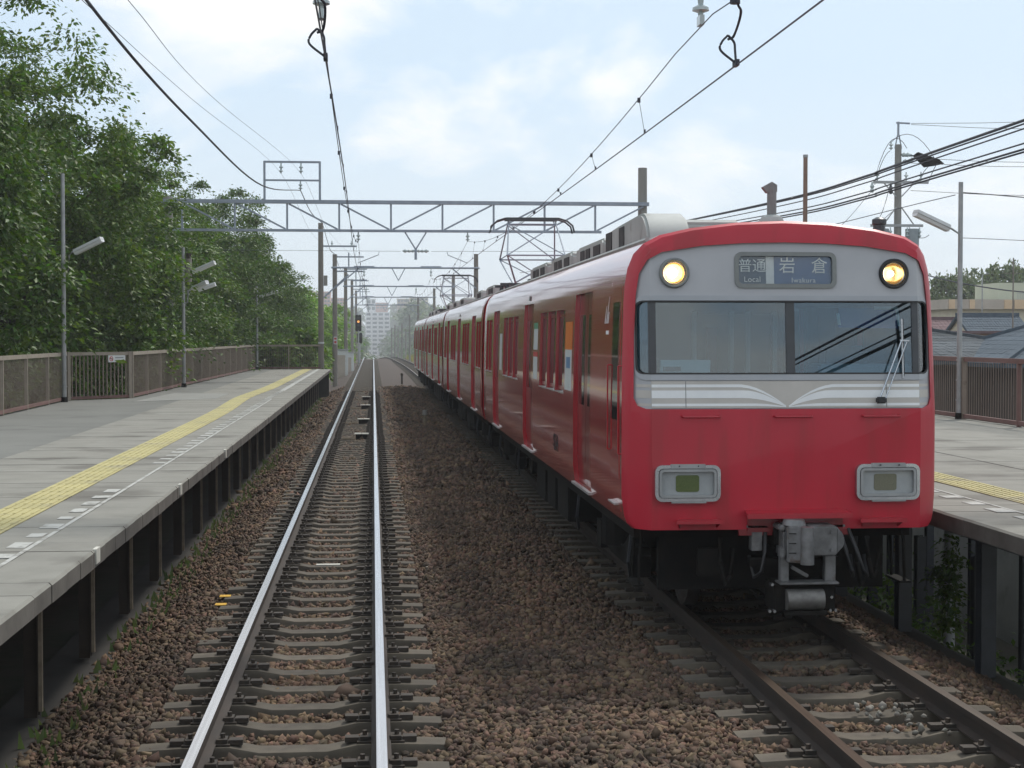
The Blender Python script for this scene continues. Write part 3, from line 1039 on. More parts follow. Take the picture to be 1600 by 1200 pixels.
def face_patch(mb, outer, holes=(), off=0.0, thick=0.0):
    """fill a 2D (x,z) outline with holes and wrap it onto the cab front; off is metres proud of it"""
    bm = bmesh.new()
    edges = []
    for loop in [outer] + list(holes):
        vs = [bm.verts.new((x, 0, z)) for x, z in loop]
        for i in range(len(vs)):
            edges.append(bm.edges.new((vs[i], vs[(i + 1) % len(vs)])))
    bmesh.ops.triangle_fill(bm, use_beauty=True, use_dissolve=False, edges=edges, normal=(0, -1, 0))
    for c in (-KINK, 0.0, KINK):
        bmesh.ops.bisect_plane(bm, geom=bm.verts[:] + bm.edges[:] + bm.faces[:], plane_co=(c, 0, 0), plane_no=(1, 0, 0), dist=1e-5)
    bmesh.ops.bisect_plane(bm, geom=bm.verts[:] + bm.edges[:] + bm.faces[:], plane_co=(0, 0, 1.88), plane_no=(0, 0, 1), dist=1e-5)
    if thick:
        ret = bmesh.ops.extrude_face_region(bm, geom=bm.faces[:])
        for v in ret['geom']:
            if isinstance(v, bmesh.types.BMVert):
                v.co.y = thick
    bm.verts.index_update()
    vs = [(v.co.x, faceY(v.co.x, v.co.z) - off + v.co.y, v.co.z) for v in bm.verts]
    mb._add(vs, [[v.index for v in f.verts] for f in bm.faces])
    bm.free()
    return mb


def rrect(x0, x1, z0, z1, r, n=4):
    pts = []
    for cx, cz, a in ((x1 - r, z0 + r, -90), (x1 - r, z1 - r, 0), (x0 + r, z1 - r, 90), (x0 + r, z0 + r, 180)):
        for k in range(n + 1):
            t = R(a + 90 * k / n)
            pts.append((cx + r * math.cos(t), cz + r * math.sin(t)))
    return pts


def full(half):
    return [(x, z) for x, z in half] + [(-x, z) for x, z in reversed(half) if x > 1e-6]


def car_body(t, length, doors, wins, cab):
    mb = MB()
    # y stations per opening
    cuts = sorted({round(v, 4) for a, b in doors + wins for v in (a, b)})
    st = ([0.16] if cab else [0.05]) + cuts + [length - 0.05]
    no = len(OUT)
    for side in (-1, 1):
        for i in range(no - 1):
            (xa, za), (xb, zb_) = OUT[i], OUT[i + 1]
            for j in range(len(st) - 1):
                ya, yb = st[j], st[j + 1]
                mid = (ya + yb) / 2
                if I_D0 <= i < I_D1 and any(a < mid < b for a, b in doors):
                    continue
                if I_W0 <= i < I_W1 and any(a < mid < b for a, b in wins):
                    continue
                y0a = ya + (max(0, faceY(xa, za) + 0.05 - 0.16) if cab and j == 0 else 0)
                y0b = ya + (max(0, faceY(xb, zb_) + 0.05 - 0.16) if cab and j == 0 else 0)
                q = [(side * xa, y0a, za), (side * xb, y0b, zb_), (side * xb, yb, zb_), (side * xa, yb, za)]
                mb._add(q, [(0, 1, 2, 3)])
        # reveals
        for (a, b), i0, i1, dep in [(d, I_D0, I_D1, 0.055) for d in doors] + [(d, I_W0, I_W1, 0.045) for d in wins]:
            for i in range(i0, i1):
                (xa, za), (xb, zb_) = OUT[i], OUT[i + 1]
                for y in (a, b):
                    mb._add([(side * xa, y, za), (side * xb, y, zb_), (side * (xb - dep), y, zb_), (side * (xa - dep), y, za)], [(0, 1, 2, 3)])
            for i in (i0, i1):
                x, z = OUT[i]
                mb._add([(side * x, a, z), (side * x, b, z), (side * (x - dep), b, z), (side * (x - dep), a, z)], [(0, 1, 2, 3)])
    # rear end and, for cars without a cab, front end
    ends = [length - 0.05] + ([] if cab else [0.05])
    for y in ends:
        s = 1 if y > 1 else -1
        ring = full(OUT)
        mb._add([(x * 0.985, y + s * 0.05, z) for x, z in ring], [list(range(len(ring)))])
        n = len(ring)
        o = len(mb.v)
        mb.v += [(x, y, z) for x, z in ring] + [(x * 0.985, y + s * 0.05, z) for x, z in ring]
        for k in range(n - 1):
            mb.f.append([o + k, o + k + 1, o + n + k + 1, o + n + k])
            mb.mi.append(0)
    mb._add([(-1.28, 0.3 if cab else 0.05, 0.882), (1.28, 0.3 if cab else 0.05, 0.882), (1.28, length - 0.05, 0.882), (-1.28, length - 0.05, 0.882)], [(0, 1, 2, 3)])
    return mb.build('body', 'red_side', t, smooth=28, merge=True)


def outx(z):
    for (xa, za), (xb, zb_) in zip(OUT, OUT[1:]):
        if za <= z <= zb_ and zb_ > za:
            return lerp(xa, xb, (z - za) / (zb_ - za))
    return 1.3


def side_sheet(mb, y0, y1, z0, z1, off, side=-1, nz=4, thick=0.006):
    """thin sheet following the body side; off metres proud"""
    zs = [lerp(z0, z1, k / nz) for k in range(nz + 1)]
    vs = [(side * (outx(z) + off), y, z) for z in zs for y in (y0, y1)] + [(side * (outx(z) + off - thick), y, z) for z in zs for y in (y0, y1)]
    h = 2 * (nz + 1)
    fs = []
    for k in range(nz):
        fs += [(2 * k, 2 * k + 1, 2 * k + 3, 2 * k + 2), (h + 2 * k, h + 2 * k + 2, h + 2 * k + 3, h + 2 * k + 1), (2 * k, 2 * k + 2, h + 2 * k + 2, h + 2 * k), (2 * k + 1, h + 2 * k + 1, h + 2 * k + 3, 2 * k + 3)]
    fs += [(0, h, h + 1, 1), (2 * nz, 2 * nz + 1, h + 2 * nz + 1, h + 2 * nz)]
    mb._add(vs, fs)
    return mb


def car_sides(t, doors, wins, sides=(-1, 1)):
    for side in sides:
        for a, b in doors:
            m_ = (a + b) / 2
            for ya, yb in ((a, m_ - 0.004), (m_ + 0.004, b)):
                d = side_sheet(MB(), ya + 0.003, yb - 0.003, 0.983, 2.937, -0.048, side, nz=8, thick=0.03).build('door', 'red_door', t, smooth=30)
                side_sheet(MB(), ya + 0.14, yb - 0.14, 1.80, 2.72, -0.044, side, thick=0.004).build('door_window', 'side_glass', d)
            MB().box(side * 1.33 - 0.05, side * 1.33 + 0.05, a - 0.02, b + 0.02, 0.955, 0.978).build('door_step', 'silver_step', t)
        for a, b in wins:
            wd = side_sheet(MB(), a + 0.002, b - 0.002, 1.864, 2.796, -0.040, side, thick=0.01).build('window', 'side_glass', t, smooth=30)
            MB().box(side * 1.35 - 0.022, side * 1.35 + 0.022, a + 0.02, b - 0.02, 1.868, 1.882).build('sill', 'silver_step', wd)
            fr = MB()
            for z0, z1 in ((1.90, 1.94), (2.72, 2.76)):
                side_sheet(fr, a + 0.03, b - 0.03, z0, z1, -0.030, side, nz=1, thick=0.012)
            for y in (a + 0.03, b - 0.06):
                side_sheet(fr, y, y + 0.03, 1.94, 2.72, -0.030, side, nz=3, thick=0.012)
            fr.build('frame', 'red_door', wd)


def bogie(t, yc):
    b = MB()
    for s in (-1, 1):
        b.prism([(s * 0.98 - 0.06, yc - 1.25, 0.48), (s * 0.98 - 0.06, yc - 0.7, 0.62), (s * 0.98 - 0.06, yc - 0.35, 0.46), (s * 0.98 - 0.06, yc + 0.35, 0.46), (s * 0.98 - 0.06, yc + 0.7, 0.62), (s * 0.98 - 0.06, yc + 1.25, 0.48), (s * 0.98 - 0.06, yc + 1.25, 0.38), (s * 0.98 - 0.06, yc + 0.45, 0.30), (s * 0.98 - 0.06, yc - 0.45, 0.30), (s * 0.98 - 0.06, yc - 1.25, 0.38)], (0.12, 0, 0))
        b.cyl((s * 1.0, yc, 0.44), (s * 1.0, yc, 0.80), 0.2, n=12)
        for y in (yc - 1.05, yc + 1.05):
            b.cbox((s * 1.0, y, 0.42), 0.16, 0.32, 0.28)
    b.cbox((0, yc, 0.52), 1.9, 0.5, 0.2)
    f = b.build('bogie_frame', 'under_black', t)
    for y in (yc - 1.05, yc + 1.05):
        wh = MB()
        for s in (-1, 1):
            wh.lathe((s * 0.56, y, 0.43), [(0.43, -0.065), (0.43, 0.05), (0.39, 0.05), (0.36, 0.03), (0.15, 0.03), (0.12, 0.09), (0.05, 0.09)] if s > 0 else [(0.43, 0.065), (0.43, -0.05), (0.39, -0.05), (0.36, -0.03), (0.15, -0.03), (0.12, -0.09), (0.05, -0.09)], n=24, axis='x')
        wh.cyl((-0.6, y, 0.43), (0.6, y, 0.43), 0.08, n=12)
        wh.build('wheelset', 'wheel_steel', f, smooth=30)


def underframe(t, length, seed):
    rr = random.Random(seed)
    MB().box(-1.22, 1.22, 0.5, length - 0.3, 0.76, 0.878).build('floor_frame', 'under_black', t)
    y = 5.6
    while y < length - 6.2:
        ln = rr.uniform(0.8, 1.9)
        for s in (-1, 1):
            if rr.random() < 0.85:
                dpt = rr.uniform(0.35, 0.5)
                MB().box(s * 0.62 if s > 0 else -1.17, 1.17 if s > 0 else -0.62, y, y + ln, 0.76 - dpt, 0.76).build('equipment_box', 'under_black', t, bevel=0.015)
        y += ln + rr.uniform(0.15, 0.5)
    for s in (-1, 1):
        for yy in (1.2, 4.9, length - 4.9, length - 1.2):
            MB().tube([(s * 1.12, yy, 0.8), (s * 1.15, yy + 0.05, 0.45), (s * 1.1, yy + 0.25, 0.28)], 0.018).build('hanger_pipe', 'dark_post', t)
    bogie(t, 2.6)
    bogie(t, length - 2.6)


def roof_unit(t, y0, y1, x0, x1, zt, louvres=(), round_front=False):
    zr = 3.36
    if round_front:
        prof = [(y0, zr)] + [(y0 + 0.55 * (1 - math.cos(R(a_))), zr + 0.08 + (zt - zr - 0.08) * math.sin(R(a_))) for a_ in range(0, 91, 10)] + [(y0 + 2.2, zt - 0.03), (y1, zt - 0.06), (y1, zr)]
    else:
        prof = [(y0 + 0.02, zr), (y0 + 0.05, zt - 0.05), (y0 + 0.12, zt), (y1 - 0.12, zt), (y1 - 0.05, zt - 0.05), (y1, zr)]
    u = MB().prism([(x0, y, z) for y, z in prof], (x1 - x0, 0, 0)).build('air_conditioner', 'roof_grey', t, bevel=0.03, smooth=35)
    for a, b in louvres:
        lv = MB().box(x0 - 0.012, x0 + 0.01, a, b, zr + 0.03, zt - 0.07).build('louvre', 'louvre_dark', u)
    return u


def pantograph(t, yc):
    """diamond pantograph, raised, centred on x=0"""
    z0, zt = 3.62, 5.07
    b = MB()
    for s in (-1, 1):
        b.bar((s * 0.55, yc - 0.9, z0), (s * 0.55, yc + 0.9, z0), 0.06)
        b.bar((-0.75, yc + s * 0.75, z0), (0.75, yc + s * 0.75, z0), 0.06)
    for sx in (-1, 1):
        for sy in (-1, 1):
            b.cyl((sx * 0.6, yc + sy * 0.75, 3.42), (sx * 0.6, yc + sy * 0.75, z0), 0.06, 0.04, n=8)
    b.cbox((0.1, yc, z0 + 0.06), 0.35, 0.3, 0.16)
    p = b.build('pantograph_base', 'dark_post', t)
    a = MB()
    zm = lerp(z0, zt, 0.42)
    for sx in (-1, 1):
        for sy in (-1, 1):
            k = (sx * 0.62, yc + sy * 1.02, zm)
            a.cyl((sx * 0.38, yc + sy * 0.28, z0 + 0.05), k, 0.022, 0.018, n=6)
            a.cyl(k, (sx * 0.52, yc + sy * 0.14, zt - 0.12), 0.018, 0.014, n=6)
    for sy in (-1, 1):
        a.cyl((-0.62, yc + sy * 1.02, zm), (0.62, yc + sy * 1.02, zm), 0.018, n=6)
        a.cyl((-0.62, yc + sy * 1.02, zm), (0.52, yc + sy * 0.14, zt - 0.12), 0.012, n=6)
        a.cyl((0.62, yc + sy * 1.02, zm), (-0.52, yc + sy * 0.14, zt - 0.12), 0.012, n=6)
        a.cyl((-0.38, yc + sy * 0.28, z0 + 0.05), (0.62, yc + sy * 1.02, zm), 0.012, n=6)
        a.cyl((0.38, yc + sy * 0.28, z0 + 0.05), (-0.62, yc + sy * 1.02, zm), 0.012, n=6)
        a.cyl((-0.52, yc + sy * 0.14, zt - 0.12), (0.52, yc + sy * 0.14, zt - 0.12), 0.014, n=6)
        for sx in (-1, 1):
            a.cyl((sx * 0.52, yc + sy * 0.14, zt - 0.12), (sx * 0.5, yc + sy * 0.18, zt - 0.02), 0.015, n=6)
    a.build('pantograph_arms', 'galvanised_blue', p)
    h = MB()
    for sy in (-0.18, 0.18):
        h.tube([(-0.92, yc + sy, zt - 0.30), (-0.88, yc + sy, zt - 0.15), (-0.76, yc + sy, zt - 0.05), (-0.6, yc + sy, zt), (0.6, yc + sy, zt), (0.76, yc + sy, zt - 0.05), (0.88, yc + sy, zt - 0.15), (0.92, yc + sy, zt - 0.30)], 0.02, n=8)
        h.box(-0.58, 0.58, yc + sy - 0.035, yc + sy + 0.035, zt - 0.035, zt + 0.022)
    h.build('collector_head', 'dark_post', p)


CL = 17.3


def layout(d0):
    doors = [(c - 0.65, c + 0.65) for c in d0]
    wins = []
    for a, b in zip(d0, d0[1:]):
        m_ = (a + b) / 2
        wins += [(m_ - 1.32 + 0.9 * k, m_ - 0.52 + 0.9 * k) for k in range(3)]
    wins += [(d0[-1] + 0.95, d0[-1] + 1.65), (d0[-1] + 1.75, d0[-1] + 2.35)]
    return doors, wins


def train_car(label, y, kind):
    t = thing('train_car', label, 'train car', (RT + 0.045, y, 0), 'cars of the red commuter train')
    d0 = (2.95, 8.65, 14.35)
    doors, wins = layout(d0)
    if kind != 'cab':
        wins = [(0.65, 1.25), (1.35, 2.0)] + wins
    car_body(t, CL, doors, wins, kind == 'cab')
    car_sides(t, doors, wins)
    underframe(t, CL, int(y))
    for s in (-1, 1):
        MB().tube([(s * 1.14, 0.35, 3.322), (s * 1.14, CL - 0.2, 3.322)], 0.022, n=6).build('rain_gutter', 'roof_grey', t)
        side_sheet(MB(), CL / 2 - 0.06, CL / 2 + 0.06, 2.99, 3.05, 0.014, s, nz=1, thick=0.02).build('side_lamp', 'bezel_grey', t)
    return t


CARY = [13.15 + 17.7 * k for k in range(4)]
C1 = train_car('front car of the red train with its silver cab face and lit headlamps', CARY[0], 'cab')
C2 = train_car('second car of the red train carrying the nearer raised pantograph', CARY[1], 'mid')
C3 = train_car('third car of the red train behind the nearer pantograph car', CARY[2], 'mid')
C4 = train_car('rearmost car of the red train, small in the distance', CARY[3], 'mid')
for k, c in enumerate((C2, C3, C4)):
    ring = full(OUT)
    mb = MB()
    for (xa, za), (xb, zb_) in zip(ring, ring[1:]):
        mb._add([(xa * 1.012, 0.0, za), (xb * 1.012, 0.0, zb_ + 0.012), (xb * 1.012, 0.14, zb_ + 0.012), (xa * 1.012, 0.14, za)], [(0, 1, 2, 3)])
    mb.build('end_frame', 'red_trim', c, smooth=40, merge=True)
    MB().box(-0.6, 0.6, -0.38, 0.0, 0.95, 2.95).build('gangway_bellows', 'black_rubber', c)
pantograph(C2, 4.1)
pantograph(C4, 0.9)
roof_unit(C1, 3.45, 6.5, -0.60, -0.14, 3.83, ((5.0, 5.35), (5.95, 6.4)), round_front=True)
roof_unit(C1, 4.3, 6.5, -0.135, 0.60, 3.80)
for a in (6.7, 9.9, 13.3):
    roof_unit(C1, a, a + 2.7, -0.60, 0.60, 3.74, ((a + 0.25, a + 0.85), (a + 1.2, a + 1.6), (a + 1.75, a + 2.15)))
for c, offs in ((C2, (7.2, 11.5)), (C3, (2.0, 6.5, 11.5)), (C4, (5.5, 10.0, 13.5))):
    for a in offs:
        roof_unit(c, a, a + 2.6, -0.60, 0.60, 3.74, ((a + 0.3, a + 0.9), (a + 1.1, a + 1.7)))

# ---- cab front of the leading car
mb = MB()
ring = full(OUT)
lip = []
for k, (ins, dy) in enumerate(((0.0, 0.05), (0.022, 0.012), (0.06, 0.0))):
    pts = []
    for x, z in ring:
        sx = max(0.0, 1 - ins / 1.36)
        zz = 0.882 + (z - 0.882) * (1 - ins / 2.6) - (0 if z > 1 else 0)
        pts.append((x * sx, faceY(x * sx, zz) + dy, zz))
    lip.append(pts)
n = len(ring)
for k in range(2):
    o = len(mb.v)
    mb.v += lip[k] + lip[k + 1]
    for i in range(n - 1):
        mb.f.append([o + i, o + i + 1, o + n + i + 1, o + n + i])
        mb.mi.append(0)
# bridge between the body shell (y=0.16) and the lip over the roof
body_ring = [(x, 0.16 + max(0, faceY(x, z) + 0.05 - 0.16), z) for x, z in ring]
o = len(mb.v)
mb.v += body_ring + lip[0]
for i in range(n - 1):
    mb.f.append([o + i, o + i + 1, o + n + i + 1, o + n + i])
    mb.mi.append(0)
inner = [(x, z) for x, y, z in lip[2]]
GREY = full([(1.19, 1.895), (1.255, 1.92), (1.283, 1.985), (1.275, 2.5), (1.258, 2.85), (1.232, 3.03), (1.17, 3.145), (1.05, 3.21), (0.7, 3.265), (0.35, 3.288), (0.0, 3.295)])
face_patch(mb, inner, [GREY], 0.0)
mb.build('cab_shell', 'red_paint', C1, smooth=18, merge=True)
# recessed return between the red lip and the grey panel
mb = MB()
for (xa, za), (xb, zb_) in zip(GREY, GREY[1:] + GREY[:1]):
    mb._add([(xa, faceY(xa, za), za), (xb, faceY(xb, zb_), zb_), (xb, faceY(xb, zb_) + 0.03, zb_), (xa, faceY(xa, za) + 0.03, za)], [(0, 1, 2, 3)])
mb.build('lip_return', 'red_trim', C1, smooth=30, merge=True)
WIN = rrect(-1.262, 1.262, 2.188, 2.80, 0.055)
WINO = rrect(-1.272, 1.272, 2.135, 2.845, 0.08)
SIGN = rrect(-0.415, 0.43, 2.925, 3.20, 0.05)
HLC = [(-0.945, 3.035), (0.945, 3.035)]


def circ(cx, cz, r, n=28):
    return [(cx + r * math.cos(2 * math.pi * k / n), cz + r * math.sin(2 * math.pi * k / n)) for k in range(n)]


face_patch(MB(), GREY, [WIN, SIGN] + [circ(cx, cz, 0.112) for cx, cz in HLC], -0.026, 0.012).build('face_panel', 'face_grey', C1, smooth=18)
face_patch(MB(), WINO, [WIN], -0.014, 0.011).build('window_surround', 'window_frame_grey', C1, smooth=18)
mb = MB()
for x0, x1 in ((-1.262, -1.165), (-1.105, 0.0), (0.075, 1.10), (1.165, 1.262)):
    face_patch(mb, [(x0, 2.188), (x1, 2.188), (x1, 2.80), (x0, 2.80)], (), -0.038, 0.006)
mb.build('windscreen', 'front_glass', C1)
mb = MB()
for x0, x1 in ((-1.166, -1.104), (0.0, 0.075), (1.099, 1.166)):
    face_patch(MB(), [(x0, 2.19), (x1, 2.19), (x1, 2.798), (x0, 2.798)], (), -0.028, 0.02).build('window_pillar', 'dark_post', C1, smooth=18)
pass
mb = MB()
face_patch(mb, rrect(-1.266, 1.266, 2.184, 2.804, 0.058), [rrect(-1.250, 1.250, 2.197, 2.791, 0.05)], -0.012, 0.012)
mb.build('window_seal', 'black_rubber', C1, smooth=18)
# light band below the windscreen with the curved white stripes
bandp = face_patch(MB(), [(-1.149, 1.903), (1.149, 1.903), (1.149, 2.128), (-1.149, 2.128)], (), -0.020, 0.005).build('stripe_panel', 'band_beige', C1, smooth=18)


def stripe(za, zb_, x_in, k):
    out = []
    for s in (-1, 1):
        top, bot = [], []
        for i in range(19):
            q = i / 18
            x = lerp(1.148, 0.012, q)
            if x > x_in:
                d = 0
            else:
                d = (1 - x / x_in)
            drop = 1 - math.sqrt(max(0, 1 - d * d)) * 1.0
            drop = d ** 1.7
            zt_, zbm = lerp(zb_, 1.912, drop), lerp(za, 1.908, drop)
            top.append((s * x, zt_))
            bot.append((s * x, zbm))
        out.append(top + bot[::-1])
    return out


for za, zb_, xi in ((2.075, 2.100, 0.40), (1.985, 2.050, 0.36), (1.918, 1.940, 0.28)):
    mb = MB()
    for poly in stripe(za, zb_, xi, 1):
        face_patch(mb, poly, (), -0.0185, 0.0)
    mb.build('stripe', 'band_white', bandp)
mb = MB()
for s in (-1, 1):
    for za, zb_ in ((2.075, 2.100), (1.985, 2.050), (1.918, 1.940)):
        face_patch(MB(), [(s * 1.152, za), (s * 1.262, za), (s * 1.262, zb_), (s * 1.152, zb_)], (), -0.0235).build('corner_stripe', 'band_beige', bandp)
for x in (-0.86, 0.86):
    face_patch(MB(), [(x - 0.003, 1.905), (x + 0.003, 1.905), (x + 0.003, 2.127), (x - 0.003, 2.127)], (), -0.0175).build('panel_joint', 'bezel_grey', bandp)

# destination blind
sg = face_patch(MB(), rrect(-0.43, 0.445, 2.91, 3.215, 0.06), [rrect(-0.395, 0.41, 2.945, 3.18, 0.035)], -0.012, 0.03).build('destination_frame', 'bezel_grey', C1, smooth=18)
face_patch(MB(), [(-0.42, 2.93), (0.435, 2.93), (0.435, 3.195), (-0.42, 3.195)], (), -0.062, 0.004).build('blind_backing', 'sign_white', sg)
face_patch(MB(), [(-0.393, 2.945), (-0.155, 2.945), (-0.155, 3.18), (-0.393, 3.18)], (), -0.056, 0.003).build('service_blind', 'sign_dark', sg)
face_patch(MB(), [(-0.085, 2.945), (0.41, 2.945), (0.41, 3.18), (-0.085, 3.18)], (), -0.056, 0.003).build('place_blind', 'sign_blue', sg)
for body, size, x, z, bold, sp in (('普通', 0.122, -0.275, 3.092, 0.0, 0.98), ('Local', 0.066, -0.275, 2.982, 0.0, 1.05), ('岩', 0.145, 0.025, 3.092, 0.0, 1.0), ('倉', 0.145, 0.305, 3.092, 0.0, 1.0), ('Iwakura', 0.06, 0.165, 2.975, 0.0, 1.1)):
    o = link('lettering', text_mesh(body, size, 'sign_white', bold, sp), sg, (x, faceY(x, z) + 0.0445, z))
    o.rotation_euler = (math.pi / 2 - math.atan(0.09), 0, 0)
face_patch(MB(), [(-0.41, 2.932), (0.425, 2.932), (0.425, 3.192), (-0.41, 3.192)], (), -0.033, 0.002).build('blind_glass', glassmat('blind_glass', (0.97, 0.98, 0.98), 0.0), sg)

# headlamps
for k, (cx, cz) in enumerate(HLC):
    y = faceY(cx, cz)
    hd = MB().lathe((cx, y + 0.05, cz), [(0.128, 0.0), (0.128, -0.05), (0.118, -0.062), (0.104, -0.06), (0.100, -0.02), (0.100, 0.02)], n=32, axis='y', caps=False).build('headlamp', 'bezel_grey' if k == 0 else 'black_rubber', C1, smooth=40)
    MB().lathe((cx, y + 0.05, cz), [(0.099, -0.035), (0.094, -0.042), (0.088, -0.035), (0.088, -0.02)], n=32, axis='y', caps=False).build('lamp_ring', 'chrome', hd, smooth=40)
    rf = MB()
    prof = [(0.097, -0.015), (0.085, 0.025), (0.06, 0.05), (0.02, 0.06)]
    n_ = 28
    for r_, h_ in prof:
        rf.v += [(cx + r_ * math.cos(2 * math.pi * i / n_), y + 0.05 + h_, cz + r_ * math.sin(2 * math.pi * i / n_)) for i in range(n_)]
    for j in range(3):
        for i in range(n_):
            rf.f.append([j * n_ + i, j * n_ + (i + 1) % n_, (j + 1) * n_ + (i + 1) % n_, (j + 1) * n_ + i])
    rf.f.append(list(range(3 * n_, 4 * n_)))
    rf.mi = [0] * len(rf.f)
    rf.build('reflector', 'reflector', hd, smooth=60)
    bu = MB()
    rb = 0.048 if k == 0 else 0.028
    bu.lathe((cx - 0.008, y + 0.07, cz + 0.002), [(0.005, -0.035), (rb * 0.75, -0.025), (rb, 0.0), (rb * 0.7, 0.02), (0.01, 0.03)], n=16, axis='y')
    bu.build('lit_bulb', 'lamp_hot', hd, smooth=60)

# lower lamp housings
for s in (-1, 1):
    x0, x1 = s * 0.855 - 0.275, s * 0.855 + 0.275
    hs = face_patch(MB(), rrect(x0, x1, 1.125, 1.43, 0.06), [rrect(x0 + 0.028, x1 - 0.028, 1.153, 1.402, 0.04)], 0.055, 0.057).build('lamp_housing', 'chrome', C1, smooth=30)
    face_patch(MB(), rrect(x0 + 0.034, x1 - 0.034, 1.159, 1.396, 0.035), [rrect(x0 + 0.055, x1 - 0.055, 1.18, 1.375, 0.02)], 0.062, 0.03).build('inner_rim', 'galvanised', hs, smooth=30)
    face_patch(MB(), rrect(x0 + 0.02, x1 - 0.02, 1.145, 1.41, 0.04), (), 0.026, 0.02).build('lens_plate', 'lens_grey', hs)
    xc = (x0 + x1) / 2 + (0.0 if s < 0 else -0.02)
    face_patch(MB(), rrect(xc - 0.098, xc + 0.098, 1.205, 1.345, 0.02), (), 0.031, 0.005).build('lens', 'lens_green' if s < 0 else 'lens_amber_grey', hs)
    face_patch(MB(), [(x0 + 0.13, 1.405), (x1 - 0.13, 1.405), (x1 - 0.13, 1.438), (x0 + 0.13, 1.438)], (), 0.062, 0.03).build('hinge_plate', 'galvanised', hs)
    for q in (0.2, 0.36):
        MB().cyl((x0 + q, faceY(x0, 1.42) - 0.072, 1.422), (x0 + q, faceY(x0, 1.42) - 0.06, 1.422), 0.007, n=8).build('screw', 'dark_post', hs)
    face_patch(MB(), [(x0 + 0.14, 1.112), (x1 - 0.12, 1.112), (x1 - 0.12, 1.128), (x0 + 0.14, 1.128)], (), 0.05, 0.03).build('catch_plate', 'galvanised', hs)

# handrails, steps, underside lip
for xc in (-0.74, 0.04, 0.80):
    h = MB()
    y = faceY(xc, 1.8) - 0.045
    h.tube([(xc - 0.16, y + 0.05, 1.835), (xc - 0.155, y, 1.83), (xc + 0.155, y, 1.83), (xc + 0.16, y + 0.05, 1.835)], 0.0095, n=8)
    h.build('hand_rail', 'red_trim', C1, smooth=50)
for x0, x1, z, d in ((-0.96, -0.56, 0.955, 0.11), (0.60, 1.0, 0.955, 0.11)):
    s_ = MB()
    y = faceY(0.8, 1)
    s_.prism([(x0 + 0.04, y, z), (x0, y - d, z), (x1, y - d, z), (x1 - 0.04, y, z)], (0, 0, 0.018))
    s_.prism([(x0 + 0.04, y, z - 0.06), (x0 + 0.04, y, z), (x0 + 0.015, y - d * 0.8, z)], (0.01, 0, 0)).prism([(x1 - 0.05, y, z - 0.06), (x1 - 0.05, y, z), (x1 - 0.025, y - d * 0.8, z)], (0.01, 0, 0))
    s_.box(x0, x1, y - d - 0.004, y - d + 0.006, z - 0.012, z + 0.02)
    s_.build('foot_step', 'red_trim', C1)
s_ = MB()
s_.prism([(-0.36, 0.02, 1.03), (-0.39, -0.17, 1.012), (0.51, -0.17, 1.012), (0.48, 0.02, 1.03)], (0, 0, 0.02))
s_.box(-0.385, 0.505, -0.178, -0.168, 0.992, 1.034)
s_.build('coupler_hood', 'red_trim', C1)
MB().box(-0.345, 0.465, -0.03, 0.02, 0.865, 1.012).build('hood_face', 'red_door', C1)
MB().box(-0.42, 0.54, -0.012, 0.018, 0.835, 0.884).build('bottom_edge', 'red_door', C1)

# wiper
yw = faceY(0.9, 2.0) - 0.03
wp = MB()
b0 = (0.79, yw, 1.985)
wp.tube([b0, (0.985, yw + 0.04, 2.47)], 0.008, n=6).tube([(0.835, yw, 1.975), (1.03, yw + 0.04, 2.455)], 0.006, n=6).bar((0.97, yw + 0.04, 2.47), (1.05, yw + 0.04, 2.465), 0.012)
wp.tube([(1.005, yw + 0.055, 2.15), (0.99, yw + 0.06, 2.65)], 0.008, n=6)
wo = wp.build('wiper', 'chrome', C1)
MB().cbox((0.80, yw, 1.965), 0.085, 0.05, 0.055).build('wiper_motor', 'black_rubber', wo, bevel=0.01)
MB().bar((1.013, yw + 0.068, 2.15), (0.998, yw + 0.073, 2.65), 0.02, 0.012).build('wiper_blade', 'black_rubber', wo)

# cab interior, seen through the windscreen
ci = MB()
ci.box(-1.24, 1.24, 0.30, 2.0, 1.38, 1.44)
ci.box(-1.20, 1.20, 0.40, 2.0, 3.00, 3.05)
for s in (-1, 1):
    ci._add([(s * 1.29, 0.55, 1.4), (s * 1.29, 2.0, 1.4), (s * 1.25, 2.0, 3.05), (s * 1.25, 0.55, 3.05)], [(0, 1, 2, 3)])
cab = ci.build('cab_interior', 'cab_grey', C1)
face_patch(MB(), [(-1.2, 1.9), (1.2, 1.9), (1.2, 2.18), (-1.2, 2.18)], (), -0.10, 0.02).build('dash_wall', 'cab_dark', cab)
pw = MB()
for x0, x1, z0, z1 in ((-1.24, -0.42, 1.44, 3.0), (0.36, 1.24, 1.44, 2.15), (0.36, 1.24, 2.78, 3.0), (-0.42, 0.36, 2.72, 3.0), (0.36, 0.45, 2.15, 2.78)):
    pw.box(x0, x1, 1.9, 1.95, z0, z1)
pw.build('rear_partition', 'cab_grey', cab)
for x in (-0.42, -0.06, 0.10, 0.36):
    MB().box(x - 0.02, x + 0.02, 1.86, 1.9, 1.44, 2.74).build('door_jamb', 'cab_white', cab)  # near-white stands in for light that the closed cab lacks
for x0, x1 in ((-0.05, 0.02), (0.16, 0.26)):
    MB().box(x0, x1, 4.0, 4.1, 1.5, 2.6).build('saloon_seat_end', 'seat_red', cab)
MB().box(-1.2, 1.2, 5.4, 5.45, 1.4, 3.0).build('saloon_end_wall', 'cab_light', cab)
MB().box(-0.92, -0.86, 1.87, 1.9, 2.42, 2.47).build('wall_switch', 'cab_dark', cab)
MB().box(0.38, 1.2, 0.42, 0.85, 1.9, 2.26).build('driver_console', 'cab_light', cab, bevel=0.02)
